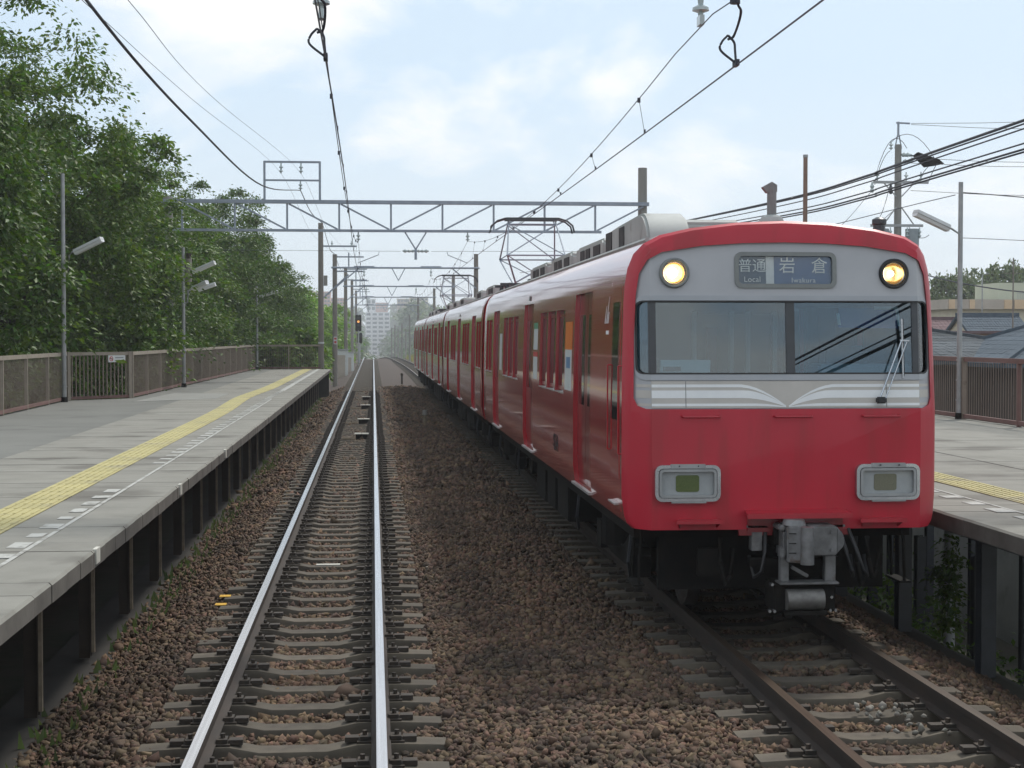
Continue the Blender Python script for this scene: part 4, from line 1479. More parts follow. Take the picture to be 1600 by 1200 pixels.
MB().box(0.55, 1.0, 0.95, 1.1, 1.5, 2.42).build('driver_seat', 'cab_dark', cab, bevel=0.05)
wb = MB().box(-1.03, -0.60, 0.30, 0.46, 2.195, 2.30).build('equipment_case', 'cab_white', cab)
MB().box(-1.01, -0.855, 0.292, 0.299, 2.205, 2.245).build('grille', 'cab_grey', wb)
vs = MB().prism([(0.53, 0.36, 2.58), (1.06, 0.36, 2.57), (1.05, 0.42, 2.75), (0.55, 0.42, 2.75)], (0, 0.006, 0)).build('sun_visor', 'visor_blue', cab)
MB().box(0.86, 1.07, 0.39, 0.405, 2.735, 2.76).prism([(1.045, 0.39, 2.74), (1.07, 0.39, 2.74), (1.085, 0.37, 2.59), (1.06, 0.37, 2.59)], (0, 0.008, 0)).prism([(0.52, 0.38, 2.70), (0.545, 0.38, 2.70), (0.555, 0.36, 2.60), (0.53, 0.36, 2.60)], (0, 0.008, 0)).build('visor_bracket', 'cab_white', vs)
MB().box(-1.235, -1.20, 0.32, 0.36, 2.19, 2.80).build('window_post', 'cab_white', cab)
MB().box(1.21, 1.235, 0.32, 0.36, 2.19, 2.80).build('window_post', 'cab_light', cab)

# left flank of the leading car: cab door, emblem, posters, number
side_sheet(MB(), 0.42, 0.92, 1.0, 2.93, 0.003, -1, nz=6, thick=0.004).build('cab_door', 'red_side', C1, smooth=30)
side_sheet(MB(), 0.52, 0.88, 1.78, 2.80, 0.005, -1, thick=0.006).build('cab_door_window', 'side_glass', C1, smooth=30)
for y in (0.36, 0.98):
    MB().tube([(-1.385, y, 1.50), (-1.385, y, 2.25)], 0.008, n=6).tube([(-1.36, y, 1.50), (-1.385, y, 1.50)], 0.008).tube([(-1.355, y, 2.25), (-1.385, y, 2.25)], 0.008).build('grab_handle', 'red_side', C1)
MB().box(-1.40, -1.33, 0.50, 0.84, 1.05, 1.065).build('cab_step', 'silver_step', C1)
lg = MB()
for y0_, y1_, z1_ in ((1.30, 1.16, 2.86), (1.22, 1.08, 2.98), (1.40, 1.30, 2.78)):
    zz = 2.62
    lg._add([(-outx(zz) - 0.003, y0_, zz), (-outx(zz) - 0.003, y0_ - 0.05, zz), (-outx(z1_) - 0.003, y1_ - 0.012, z1_), (-outx(z1_) - 0.003, y1_, z1_)], [(0, 1, 2, 3)])
side_sheet(lg, 1.14, 1.30, 2.52, 2.555, 0.003, -1, nz=1, thick=0.002)
lg.build('emblem', 'band_white', C1)
for y0_, y1_, bands in ((3.78, 4.36, (('poster_white', 1.92, 2.36), ('poster_blue', 2.16, 2.28), ('poster_orange', 2.36, 2.66))), (7.35, 7.85, (('poster_white', 1.95, 2.24), ('poster_red', 2.24, 2.30), ('poster_white', 2.33, 2.60), ('poster_green', 2.60, 2.68))),
                        (13.05, 13.5, (('poster_white', 1.95, 2.55),))):
    for k, (m_, z0_, z1_) in enumerate(bands):
        m_ = 'notice_red' if m_ == 'poster_red' else m_
        side_sheet(MB(), y0_ + (0.12 if m_ == 'poster_blue' else 0), y1_ - (0.15 if m_ == 'poster_blue' else 0), z0_, z1_, 0.006 if m_ == 'poster_blue' else 0.003, -1, nz=2, thick=0.003).build('poster', m_, C1)
o = link('car_number', text_mesh('6514', 0.26, 'black_rubber', 0.006, 0.95), C1, (-1.369, 5.2, 1.27))
o.rotation_euler = (math.pi / 2, 0, -math.pi / 2)

# roof fittings: whistle, aerial stub
an = MB().lathe((0.33, 1.9, 3.45), [(0.13, 0), (0.13, 0.14), (0.10, 0.19), (0.06, 0.21)], n=10).build('aerial_base', 'roof_grey', C1, smooth=30)
MB().cyl((0.33, 1.9, 3.62), (0.33, 1.9, 3.95), 0.045, n=10).prism([(0.235, 1.87, 3.925), (0.325, 1.87, 3.975), (0.375, 1.87, 3.945), (0.375, 1.87, 3.88), (0.28, 1.87, 3.87)], (0, 0.08, 0)).build('aerial_mast', 'bezel_grey', an, smooth=30)
wh = MB().lathe((1.06, 0.9, 3.33), [(0.11, 0.0), (0.10, 0.05), (0.055, 0.06), (0.055, 0.17), (0.065, 0.18), (0.065, 0.22), (0.03, 0.24)], n=12).build('roof_whistle', 'dark_post', C1, smooth=30)

_before = set(bpy.data.objects)
# coupler and what hangs below the cab
cp_ = MB()
cp_.prism([(-0.08, -0.30, 0.60), (0.09, -0.42, 0.60), (0.09, -0.42, 0.90), (-0.08, -0.30, 0.90)], (0, 0.34, 0))
cp_.box(0.10, 0.34, -0.30, 0.1, 0.655, 0.895)
cp_.prism([(0.34, -0.28, 0.66), (0.43, -0.20, 0.72), (0.43, -0.2, 0.80), (0.34, -0.28, 0.895)], (0, 0.25, 0))
cp_.box(-0.135, -0.08, -0.24, 0.0, 0.855, 0.90)
cp_.box(-0.102, -0.08, -0.26, 0.0, 0.635, 0.856)
cp_.box(-0.135, -0.10, -0.30, -0.2, 0.635, 0.72)
cp = cp_.build('coupler_head', 'cast_steel', C1, bevel=0.014)
MB().cyl((0.0, -0.20, 0.90), (0.0, -0.20, 0.945), 0.10, 0.085, n=14).build('coupler_cap', 'cast_steel', cp, smooth=30)
MB().cyl((0.052, -0.43, 0.60), (0.052, -0.43, 0.905), 0.055, n=14).build('coupler_knuckle', 'cast_steel', cp, smooth=30)
MB().box(-0.134, -0.103, -0.10, 0.0, 0.72, 0.854).build('recess_shade', 'under_black', cp)  # black block in the coupler hollow, shade put in as colour
for z_ in (0.68, 0.76, 0.84):
    MB().box(-0.079, -0.02, -0.352, -0.340, z_, z_ + 0.006).build('groove_shade', 'under_black', cp)  # black strips draw the shade of the casting grooves
for x_, z_ in ((0.14, 0.70), (0.14, 0.85), (0.29, 0.70), (0.29, 0.85)):
    MB().cyl((x_, -0.318, z_), (x_, -0.298, z_), 0.014, n=6).build('bolt', 'cast_steel', cp)
for x_, dx in ((-0.19, -0.1), (0.44, 0.12), (0.52, 0.16)):
    MB().tube([(x_, 0.0, 0.84), (x_ + dx * 0.3, -0.10, 0.66), (x_ + dx * 0.6, -0.12, 0.50), (x_ + dx, -0.02, 0.44), (x_ + dx * 1.1, 0.12, 0.60)], 0.016, n=8).build('air_hose', 'black_rubber', C1, smooth=60)
MB().box(-0.1, 0.35, -0.1, 1.2, 0.68, 0.85).build('draw_bar', 'under_black', cp)
fr = MB()
for x0, x1 in ((-0.115, -0.045), (0.26, 0.35)):
    fr.box(x0, x1, -0.22, -0.14, 0.43, 0.64)
fr.box(-0.14, 0.36, -0.30, -0.12, 0.415, 0.432)
fr.bar((-0.02, -0.2, 0.55), (0.12, -0.2, 0.47), 0.03)
fr.build('hanger_frame', 'cast_steel', C1, bevel=0.005)
el = MB().box(-0.17, 0.35, -0.22, 0.1, 0.18, 0.415).build('electric_coupler', 'under_black', C1, bevel=0.015)
MB().cyl((-0.075, -0.245, 0.285), (0.235, -0.245, 0.285), 0.088, n=20).build('cover_drum', 'drum_steel', el, smooth=40)
MB().box(-0.1, 0.26, -0.3, -0.05, 0.16, 0.195).build('cover_shelf', 'under_black', el)
for x, z in ((-0.21, 0.19), (-0.17, 0.19), (0.30, 0.19), (0.345, 0.19), (-0.19, 0.41), (0.33, 0.42), (0.31, 0.30)):
    MB().cyl((x, -0.25, z), (x, -0.20, z), 0.013, n=8).build('bolt', 'chrome', el)
for x in (-0.265, 0.40):
    MB().box(x - 0.045, x + 0.045, -0.02, 0.10, 0.66, 0.86).build('coupler_bracket', 'cast_steel', C1, bevel=0.006)
    MB().box(x - 0.085, x + 0.085, -0.03, 0.12, 0.856, 0.874).build('bracket_plate', 'cast_steel', C1)
for o_ in set(bpy.data.objects) - _before:
    if o_.parent == C1:
        o_.location.z += 0.045
MB().box(-0.32, 0.47, 0.0, 0.10, 0.57, 0.64).build('cross_member', 'under_black', C1, bevel=0.006)
MB().box(-1.0, 1.0, 0.55, 0.62, 0.30, 0.76).build('snow_plough', 'under_black', C1)
MB().box(-0.72, -0.50, 0.22, 0.30, 0.46, 0.70).build('relay_box', 'under_black', C1, bevel=0.01)
for s in (-1, 1):
    st_ = MB()
    st_.tube([(s * 1.16, 0.5, 0.84), (s * 1.18, 0.5, 0.35)], 0.014).tube([(s * 1.16, 0.85, 0.84), (s * 1.18, 0.85, 0.35)], 0.014).box(s * 1.18 - 0.05, s * 1.18 + 0.05, 0.48, 0.87, 0.34, 0.36)
    st_.build('cab_ladder', 'under_black', C1)
hz = MB()
for x, zt_, zl in ((-0.55, 0.8, 0.42), (0.62, 0.8, 0.40), (0.72, 0.8, 0.46)):
    MB().tube([(x, 0.12, zt_), (x - 0.02, 0.02, (zt_ + zl) / 2), (x + 0.03, 0.05, zl), (x + 0.10, 0.16, zl + 0.05), (x + 0.13, 0.2, 0.7)], 0.022, n=8).build('brake_hose', 'under_black', C1, smooth=60)
pass

# ------------------------------------------------------------------ overhead line: gantries, poles, wires


def insulator(mb, p, h=0.32, r=0.07):
    """hanging disc insulator string, top at p"""
    x, y, z = p
    mb.lathe((x, y, z - h), [(0.012, 0), (0.025, 0.02), (0.03, h * 0.15), (r, h * 0.2), (r * 0.95, h * 0.27), (0.028, h * 0.34), (0.035, h * 0.5), (r, h * 0.56), (r * 0.95, h * 0.63), (0.03, h * 0.72), (0.022, h)], n=12)


def truss_gantry(Y, label, frame=True):
    t = thing('overhead_gantry', label, 'gantry', (0, Y, 0), 'overhead line gantries')
    zt_, zb_ = 7.36, 6.31
    MB().box(-7.5, 10.05, -0.09, 0.09, zt_ - 0.09, zt_ + 0.04).build('top_chord', 'galvanised_blue', t)
    MB().box(-7.5, 8.3, -0.07, 0.07, zb_ - 0.045, zb_ + 0.045).build('bottom_chord', 'galvanised_blue', t)
    vm = MB().box(-0.035, 0.035, -0.04, 0.04, zb_ + 0.045, zt_ - 0.09).mesh('truss_post', 'galvanised_blue')
    x0, sp = -3.06, 1.856
    k = -2
    while x0 + sp * k < 8.4:
        x = x0 + sp * k
        link('truss_post', vm, t, (x, 0, 0))
        if k < 2:
            MB().bar((x + 0.06, 0, zt_ - 0.1), (x + sp - 0.06, 0, zb_ + 0.05), 0.05, 0.06).build('truss_diagonal', 'galvanised_blue', t)
        else:
            MB().bar((x + 0.06, 0, zb_ + 0.05), (x + sp - 0.06, 0, zt_ - 0.1), 0.05, 0.06).build('truss_diagonal', 'galvanised_blue', t)
        k += 1
    for x in (-7.3, 9.86):
        MB().cyl((x, 0.25, -3.6 if x > 0 else -0.7), (x, 0.25, 8.68 if x > 0 else 7.5), 0.19, 0.165, n=16).build('pole', 'pole_concrete', t, smooth=40)
    if frame:
        for x in (-3.86, -1.89):
            MB().box(x - 0.04, x + 0.04, -0.04, 0.04, zt_ + 0.04, 8.78).build('frame_post', 'galvanised_blue', t)
        MB().box(-3.88, -1.87, -0.038, 0.038, 8.72, 8.79).build('frame_bar', 'galvanised_blue', t)
        MB().box(-3.82, -1.93, -0.036, 0.036, 8.07, 8.13).build('frame_bar', 'galvanised_blue', t)
        for x in (-3.27, -2.56):
            mb = MB()
            insulator(mb, (x, 0, 8.72), 0.38, 0.075)
            mb.build('insulator', 'porcelain', t, smooth=40)
        mb = MB()
        insulator(mb, (-2.58, 0, 8.07), 0.33, 0.075)
        mb.build('insulator', 'porcelain', t, smooth=40)
    for x in (LT, RT):
        mb = MB()
        insulator(mb, (x, 0, zb_ - 0.045), 0.33 if frame else 0.45, 0.075 if frame else 0.09)
        if not frame:
            mb.cbox((x, 0, 5.80), 0.05, 0.16, 0.10)
        mb.build('insulator', 'porcelain', t, smooth=40)
    if not frame:
        return t
    v = MB()
    v.bar((1.16, 0, zb_ - 0.05), (1.53, 0, 5.66), 0.05).bar((1.92, 0, zb_ - 0.05), (1.55, 0, 5.66), 0.05)
    v.bar((1.54, 0, 5.7), (1.54, 0, 5.28), 0.09)
    v.build('drop_bracket', 'galvanised_blue', t)
    mb = MB()
    for s in (-1, 1):
        mb.lathe((1.54, 0, 5.59), [(0.02, 0.04 * s), (0.06, 0.10 * s), (0.03, 0.16 * s), (0.06, 0.24 * s), (0.03, 0.30 * s), (0.07, 0.38 * s), (0.015, 0.48 * s)], n=10, axis='x')
    mb.build('insulator', 'porcelain', t, smooth=40)
    sw = MB()
    sw.tube([(-6.0, 0, 5.60), (1.0, 0, 5.58)], 0.006, n=4).tube([(2.1, 0, 5.58), (9.7, 0, 5.62)], 0.006, n=4)
    sw.build('span_wire', 'wire_dark', t)
    for x, d in ((LT, 1), (RT, -1)):
        MB().tube([(x, 0, 5.16), (x + d * 0.72, 0, 5.45), (x + d * 0.74, 0, 5.56)], 0.016, n=6).build('steady_arm', 'galvanised_blue', t)
    return t


truss_gantry(16.6, 'lattice gantry overhead just beyond the top of the view', frame=False)
truss_gantry(58.0, 'lattice steel gantry spanning both tracks with an insulator frame on top')


def pole_gantry(Y, xl, xr, zbeam, hl, hr, label):
    t = thing('overhead_gantry', label, 'gantry', (0, Y, crest(Y)), 'overhead line gantries')
    for x, h in ((xl, hl), (xr, hr)):
        MB().cyl((x, 0, -0.7), (x, 0, h), 0.16, 0.13, n=12).build('pole', 'pole_brown', t, smooth=40)
        s = 1 if x == xl else -1
        MB().bar((x, -0.12, zbeam - 1.2), (x + s * 1.4, -0.12, zbeam - 0.05), 0.07).build('knee_brace', 'galvanised_blue', t)
    MB().cyl((xl - 0.2, -0.2, zbeam), (xr + 0.2, -0.2, zbeam), 0.055, n=8).build('beam', 'galvanised_blue', t, smooth=40)
    for x in (LT, RT):
        mb = MB()
        insulator(mb, (x, -0.2, zbeam - 0.04), 0.5, 0.08)
        mb.build('insulator', 'porcelain', t, smooth=40)
        MB().bar((x - 0.6, -0.2, zbeam + 0.07), (x + 0.6, -0.2, zbeam + 0.07), 0.06).build('beam_clamp', 'galvanised_blue', t)
    v = MB()
    v.bar((1.1, -0.2, zbeam), (1.5, -0.2, zbeam - 0.75), 0.05).bar((1.9, -0.2, zbeam), (1.5, -0.2, zbeam - 0.75), 0.05)
    v.build('drop_bracket', 'galvanised_blue', t)
    # line arms above the left pole
    for z in (hl - 0.15, hl - 1.0):
        MB().box(xl - 0.1, xl + 1.7, -0.04, 0.04, z - 0.04, z + 0.04).build('cross_arm', 'galvanised_blue', t)
    MB().box(xl + 0.78, xl + 0.86, -0.035, 0.035, zbeam, hl + 0.1).build('arm_post', 'galvanised_blue', t)
    return t


pole_gantry(95, -2.24, 6.1, 6.56, 7.35, 7.4, 'pipe beam gantry behind the lattice gantry')
pole_gantry(128, -2.17, 6.4, 6.5, 8.0, 7.4, 'second pipe beam gantry, farther down the line')
pole_gantry(163, -2.12, 6.2, 6.5, 8.3, 7.4, 'third pipe beam gantry, small in the haze')
pole_gantry(200, -2.1, 5.6, 6.5, 8.3, 7.4, 'faintest pipe beam gantry at the crest of the line')

t = thing('line_pole', 'brown concrete pole at the far end of the left platform', 'pole', (-2.55, 79.2, 0))
MB().cyl((0, 0, -0.7), (0, 0, 8.07), 0.15, 0.125, n=14).build('shaft', 'pole_brown', t, smooth=40)
MB().box(0.1, 1.75, -0.04, 0.04, 6.9, 6.98).build('cross_arm', 'galvanised_blue', t)
MB().cyl((0, 0, 2.15), (0, 0, 2.24), 0.155, n=14).build('number_band', 'notice_white', t)
MB().box(0.14, 0.32, -0.08, 0.08, 5.0, 5.5).build('junction_box', 'pole_concrete', t)
MB().bar((0.12, 0, 4.4), (1.35, 0, 5.55), 0.07).build('brace', 'galvanised_blue', t)
for k, x in enumerate((0.55, 1.5)):
    mb = MB()
    insulator(mb, (x, 0, 7.2), 0.3, 0.06)
    mb.build('insulator', 'porcelain', t, smooth=40)
p = atY(524, 532, 94.7)
t = thing('pole_notice', 'small white and red notice on the pole beyond the platform end', 'sign', (p.x, 94.72, p.z))
MB().box(-0.1, 0.1, -0.015, 0.015, -0.22, 0.22).build('plate', 'notice_white', t)
MB().box(-0.07, 0.07, -0.02, -0.016, 0.05, 0.17).box(-0.07, 0.07, -0.02, -0.016, -0.17, -0.03).build('print', 'notice_red', t)

# contact and messenger wires
SUP = [(-24.5, 5.95), (16.6, 5.79), (58.0, 5.96), (94.8, 5.98), (127.8, 5.96), (162.8, 5.96), (199.8, 5.94)]


def mess_z(y):
    for (a, za), (b, zb_) in zip(SUP, SUP[1:]):
        if a <= y <= b:
            q = (y - a) / (b - a)
            sag = 0.00042 * (b - a) ** 2
            return lerp(za, zb_, q) - sag * 4 * q * (1 - q) + crest(y)
    return 5.9 + crest(y)


def zig(y):
    return 0.08 * math.cos((y - 16.6) / 41.4 * math.pi)


for cx, nm, curve in ((LT, 'left', lambda y: 0), (RT, 'right', rcurve)):
    yy = [-24 + 2.0 * k for k in range(112)]
    o = MB().tube([(cx + zig(y) + curve(y), y, 5.12 + crest(y)) for y in yy], 0.0085, n=5).build('contact_wire', 'wire_copper')
    tag(o, f'lower contact wire hanging over the {nm} track', 'wire', 'overhead wires')
    o = MB().tube([(cx + curve(y), y, mess_z(y)) for y in yy], 0.0065, n=5).build('messenger_wire', 'wire_copper')
    tag(o, f'sagging upper messenger wire hanging over the {nm} track', 'wire', 'overhead wires')
    dm_ = [10.8, 12.0, 20.5, 25, 29.5, 34, 39, 44, 49, 54] + [62 + 5 * k for k in range(27)]
    for y in dm_:
        mb = MB()
        x0_, x1_ = cx + curve(y), cx + zig(y) + curve(y)
        mb.tube([(x0_, y, mess_z(y)), (x1_, y, 5.12 + crest(y))], 0.0035, n=4)
        mb.cyl((x0_, y, mess_z(y) - 0.045), (x0_, y, mess_z(y) + 0.015), 0.022, n=6)
        mb.cbox((x1_, y, 5.145 + crest(y)), 0.02, 0.04, 0.05)
        mb.build('dropper', 'wire_dark', o)
    # feeder jumper loop next to the near support
    j = MB()

    def sm(pts, sub=6):
        pts = [Vector(p_) for p_ in pts]
        Q = [pts[0] * 2 - pts[1]] + pts + [pts[-1] * 2 - pts[-2]]
        out = []
        for i_ in range(1, len(Q) - 2):
            for k_ in range(sub):
                q = k_ / sub
                a, b, c, d = Q[i_ - 1], Q[i_], Q[i_ + 1], Q[i_ + 2]
                out.append(0.5 * (2 * b + (c - a) * q + (2 * a - 5 * b + 4 * c - d) * q * q + (3 * b - a - 3 * c + d) * q ** 3))
        return out + [pts[-1]]

    a_, z0_ = 15.3, mess_z(15.3)
    xj = cx + zig(a_)
    j.tube(sm([(cx + 0.02, 14.9, 6.26), (cx + 0.02, 15.0, z0_), (cx + 0.08, 15.1, z0_ - 0.12), (cx + 0.06, a_, z0_ - 0.3), (cx, a_, z0_ - 0.34)]), 0.013, n=6)
    zc = 5.14
    for s in (-1, 1):
        j.tube(sm([(cx, a_, z0_ - 0.30), (cx + s * 0.06, a_, lerp(z0_ - 0.30, zc, 0.25)), (cx + s * 0.07, a_, lerp(z0_ - 0.30, zc, 0.55)), (xj, a_, zc)]), 0.012, n=6)
    j.cbox((xj, a_, zc), 0.04, 0.14, 0.06)
    j.cyl((cx, 15.0, z0_ - 0.06), (cx, 15.0, z0_ + 0.05), 0.05, n=8)
    j.build('jumper_loop', 'cable_black', o)


def cable(pts, r, label, m='cable_black', n=6, name='overhead_cable', sub=8):
    """smooth cable through control points"""
    pts = [Vector(p) for p in pts]
    P_ = [pts[0] * 2 - pts[1]] + pts + [pts[-1] * 2 - pts[-2]]
    out = []
    for i in range(1, len(P_) - 2):
        for k in range(sub):
            q = k / sub
            a, b, c, d = P_[i - 1], P_[i], P_[i + 1], P_[i + 2]
            out.append(0.5 * (2 * b + (c - a) * q + (2 * a - 5 * b + 4 * c - d) * q * q + (3 * b - a - 3 * c + d) * q ** 3))
    out.append(pts[-1])
    o = MB().tube(out, r, n=n).build(name, m, smooth=60)
    return tag(o, label, 'cable', 'overhead cables')


cable([(-2.6, 9, 5.9), atY(135, 0, 14.7), atY(300, 190, 23), atY(410, 290, 39), (-2.58, 57.98, 7.74)], 0.017, 'thick dark feeder cable sloping across the sky above the trees')
cable([(-2.58, 58.02, 7.74), (-2.57, 68, 7.7), (-2.45, 79.0, 8.05)], 0.017, 'dark feeder cable dropping from the insulator frame to the brown pole')
cable([(-2.45, 79.3, 8.0), (-2.3, 87, 7.2), (-2.24, 94.8, 7.3), (-2.2, 111, 7.1), (-2.17, 127.8, 7.9), (-2.15, 145, 7.7), (-2.12, 163, 8.2)], 0.014, 'dark feeder cable strung between the poles past the platform end')
cable([atY(128, 0, 17.5), atY(300, 155, 30), (-3.27, 58, 8.34), (-3.0, 80, 7.6), (-2.0, 95, 7.2)], 0.005, 'thin wire to the outer insulator of the gantry frame', 'wire_dark', 4)
cable([atY(200, 0, 17), atY(330, 150, 28), (-2.56, 58, 8.34), (-2.2, 78, 7.7), (-1.2, 95, 7.2)], 0.005, 'thin wire to the inner insulator of the gantry frame', 'wire_dark', 4)
cable([(-14, 36, 5.9), (-10, 37.5, 5.25), (-7.30, 38.7, 5.55)], 0.010, 'thin green cable from the trees to the nearest lamp post', 'leaf_dark', 5)

# ------------------------------------------------------------------ right side poles and cables
t = thing('line_pole', 'slim rust brown pole rising behind the train roof', 'pole', (12.05, 44, -3.6))
MB().cyl((0, 0, 0), (0, 0, 11.1), 0.075, 0.06, n=10).build('shaft', 'rust_pole', t, smooth=40)
MB().cyl((0, 0, 11.1), (0, 0, 11.18), 0.07, n=10).build('cap', 'galvanised', t)

UX, UY = 20.05, 60.0
t = thing('utility_pole', 'concrete utility pole with crossarms, insulators and two transformers', 'utility pole', (UX, UY, -3.6))
U0 = 3.6
MB().cyl((0, 0, 0), (0, 0, 9.85 + U0), 0.19, 0.125, n=16).build('shaft', 'pole_concrete', t, smooth=40)
br = MB()
for s in (-1, 1):
    br.bar((s * 0.13, 0, 9.7 + U0), (0.0, 0, 10.35 + U0), 0.04)
br.cyl((0, 0, 10.2 + U0), (0, 0, 10.72 + U0), 0.045, n=8).bar((-0.08, 0, 10.68 + U0), (0.45, 0, 10.66 + U0), 0.06)
br.build('top_bracket', 'galvanised_blue', t)
for z, x0, x1 in ((8.40, -1.0, 1.15), (6.75, -1.1, 0.95)):
    MB().box(x0, x1, -0.16, -0.08, z + U0 - 0.05, z + U0 + 0.05).build('cross_arm', 'galvanised', t)
    for s in (-1, 1):
        zz = z - 0.55 if z > 7 else z + 0.7
        MB().bar((s * 0.1, -0.12, zz + U0), (s * 0.62, -0.12, z + U0), 0.04).build('arm_brace', 'galvanised', t)
for x, z, h in ((-0.85, 8.45, 0.36), (0.28, 8.45, 0.34), (0.86, 8.45, 0.36), (-0.32, 9.62, 0.34)):
    mb = MB()
    insulator(mb, (x, -0.12, z + U0 + h), h, 0.085)
    mb.build('insulator', 'porcelain', t, smooth=40)
for x, z in ((-1.05, 8.2), (-0.32, 8.15), (0.35, 9.2), (0.30, 9.45)):
    mb = MB().lathe((x, -0.12, z + U0), [(0.04, -0.2), (0.09, -0.12), (0.05, -0.04), (0.09, 0.03), (0.05, 0.1), (0.03, 0.2)], n=10, axis='x' if z > 9 else 'z')
    mb.build('insulator', 'dark_post' if z < 8.18 else 'porcelain', t, smooth=40)
sw = MB()
sw.prism([(0.55, -0.2, 9.42 + U0), (0.72, -0.2, 9.55 + U0), (1.55, -0.2, 9.28 + U0), (1.75, -0.2, 9.12 + U0), (1.45, -0.2, 9.05 + U0), (1.0, -0.2, 8.98 + U0)], (0, 0.16, 0))
sw.bar((0.12, -0.12, 9.4 + U0), (0.7, -0.12, 9.42 + U0), 0.05)
sw.build('line_switch', 'under_black', t)
for x0 in (-0.62, 0.52):
    tr_ = MB()
    z1 = 6.62 + U0
    tr_.cyl((x0, -0.15, z1 - 0.95), (x0, -0.15, z1), 0.26 if x0 > 0 else 0.22, n=16)
    tr = tr_.build('transformer', 'transformer_grey', t, smooth=40)
    for dx in (-0.24, 0.24):
        mb = MB()
        insulator(mb, (x0 + dx, -0.3, z1 + 0.05), 0.42, 0.07)
        mb.build('bushing', 'porcelain', tr, smooth=40)
lw = MB()
def arc(a, b, h, n=8):
    a, b = Vector(a), Vector(b)
    return [a.lerp(b, k / n) + Vector((0, 0, h * 4 * (k / n) * (1 - k / n))) for k in range(n + 1)]
for a, b, h in (((-0.9, -0.12, 8.7 + U0), (0.3, -0.12, 9.7 + U0), 0.8), ((-0.35, -0.12, 9.9 + U0), (1.4, -0.12, 9.3 + U0), 0.6), ((-0.95, -0.12, 8.3 + U0), (-0.35, -0.12, 9.6 + U0), 0.25),
                ((0.9, -0.12, 8.7 + U0), (1.5, -0.2, 9.1 + U0), 0.15), ((-0.35, -0.12, 8.3 + U0), (-1.0, -0.12, 6.8 + U0), -0.35), ((0.4, -0.12, 6.7 + U0), (1.2, -0.12, 6.4 + U0), -0.25), ((1.45, -0.2, 9.1 + U0), (1.15, -0.12, 8.4 + U0), 0.05)):
    lw.tube(arc(a, b, h), 0.012, n=4)
lw.build('pole_wires', 'wire_dark', t)

# cable bundle running along the right side, X about 12
for k, (yr, yl, r_, lab) in enumerate(((188, 317.5, 0.03, 'topmost thick black cable of the bundle right of the train'), (193.5, 319.5, 0.018, 'second cable from the top of the bundle right of the train'),
                                       (201, 326, 0.016, 'third cable from the top of the bundle right of the train'), (224, 336, 0.017, 'twisted fourth cable of the bundle right of the train'),
                                       (233, 341, 0.022, 'fifth cable of the bundle right of the train'), (237.5, 344, 0.02, 'lowest cable of the bundle right of the train'))):
    X_ = 12.6
    a, b = _ray(1600, yr), _ray(1200, yl)
    p0 = Vector((0, 0, CAM_H)) + a * (X_ / a.x)
    p1 = Vector((0, 0, CAM_H)) + b * (X_ / b.x)
    m_ = p0.lerp(p1, 0.5) - Vector((0, 0, 0.12))
    e0 = p0 + (p0 - p1) * 3.8 + Vector((0, 0, 0.7))
    e1 = p1 + (p1 - p0) * 1.6 + Vector((0, 0, 0.9))
    cable([e0, p0, m_, p1, e1], r_, lab)
# thinner service wires to the right
L0 = Vector((10.86, 29.2, 0))
cable([(10.86, 29.2, 5.15), (8.6, 40, 4.7), (5.5, 60, 4.9)], 0.008, 'service wire leaving the right lamp post towards the train', 'wire_dark', 4)
cable([(10.95, 29.2, 5.2), (14.5, 29.5, 5.05), (22, 30, 5.15)], 0.010, 'service wire leaving the right lamp post for the houses', 'wire_dark', 4)
cable([(10.95, 29.2, 4.35), (15, 30, 4.3), (22, 31, 4.45)], 0.006, 'lower service wire leaving the right lamp post for the houses', 'wire_dark', 4)
for k, (z0_, z1_) in enumerate(((10.66, 11.1), (10.62, 10.6), (9.35, 9.3), (9.15, 9.15), (8.1, 8.0))):
    cable([(UX + 0.5, UY, z0_), (UX + 5, UY, (z0_ + z1_) / 2 - 0.1), (UX + 12, UY - 1, z1_)], 0.010, ('topmost', 'second', 'third', 'fourth', 'lowest')[k] + ' thin line running right from the utility pole', 'wire_dark', 4)
cable([(UX - 1.0, UY, 8.1), (17, 58, 6.4), (14, 56, 4.8)], 0.012, 'steep service wire from the utility pole crossarm down behind the train', 'wire_dark', 4)
cable([(UX - 0.2, UY, 7.3), (17, 57, 5.5), (14, 54, 4.2)], 0.014, 'lower steep service wire from the utility pole shaft', 'wire_dark', 4)
cable([atY(1440, 428, 75), atY(1490, 440, 74), atY(1560, 452, 72), atY(1640, 460, 70)], 0.03, 'sagging wire above the distant roofs on the right', 'wire_dark', 4)

# ------------------------------------------------------------------ vegetation


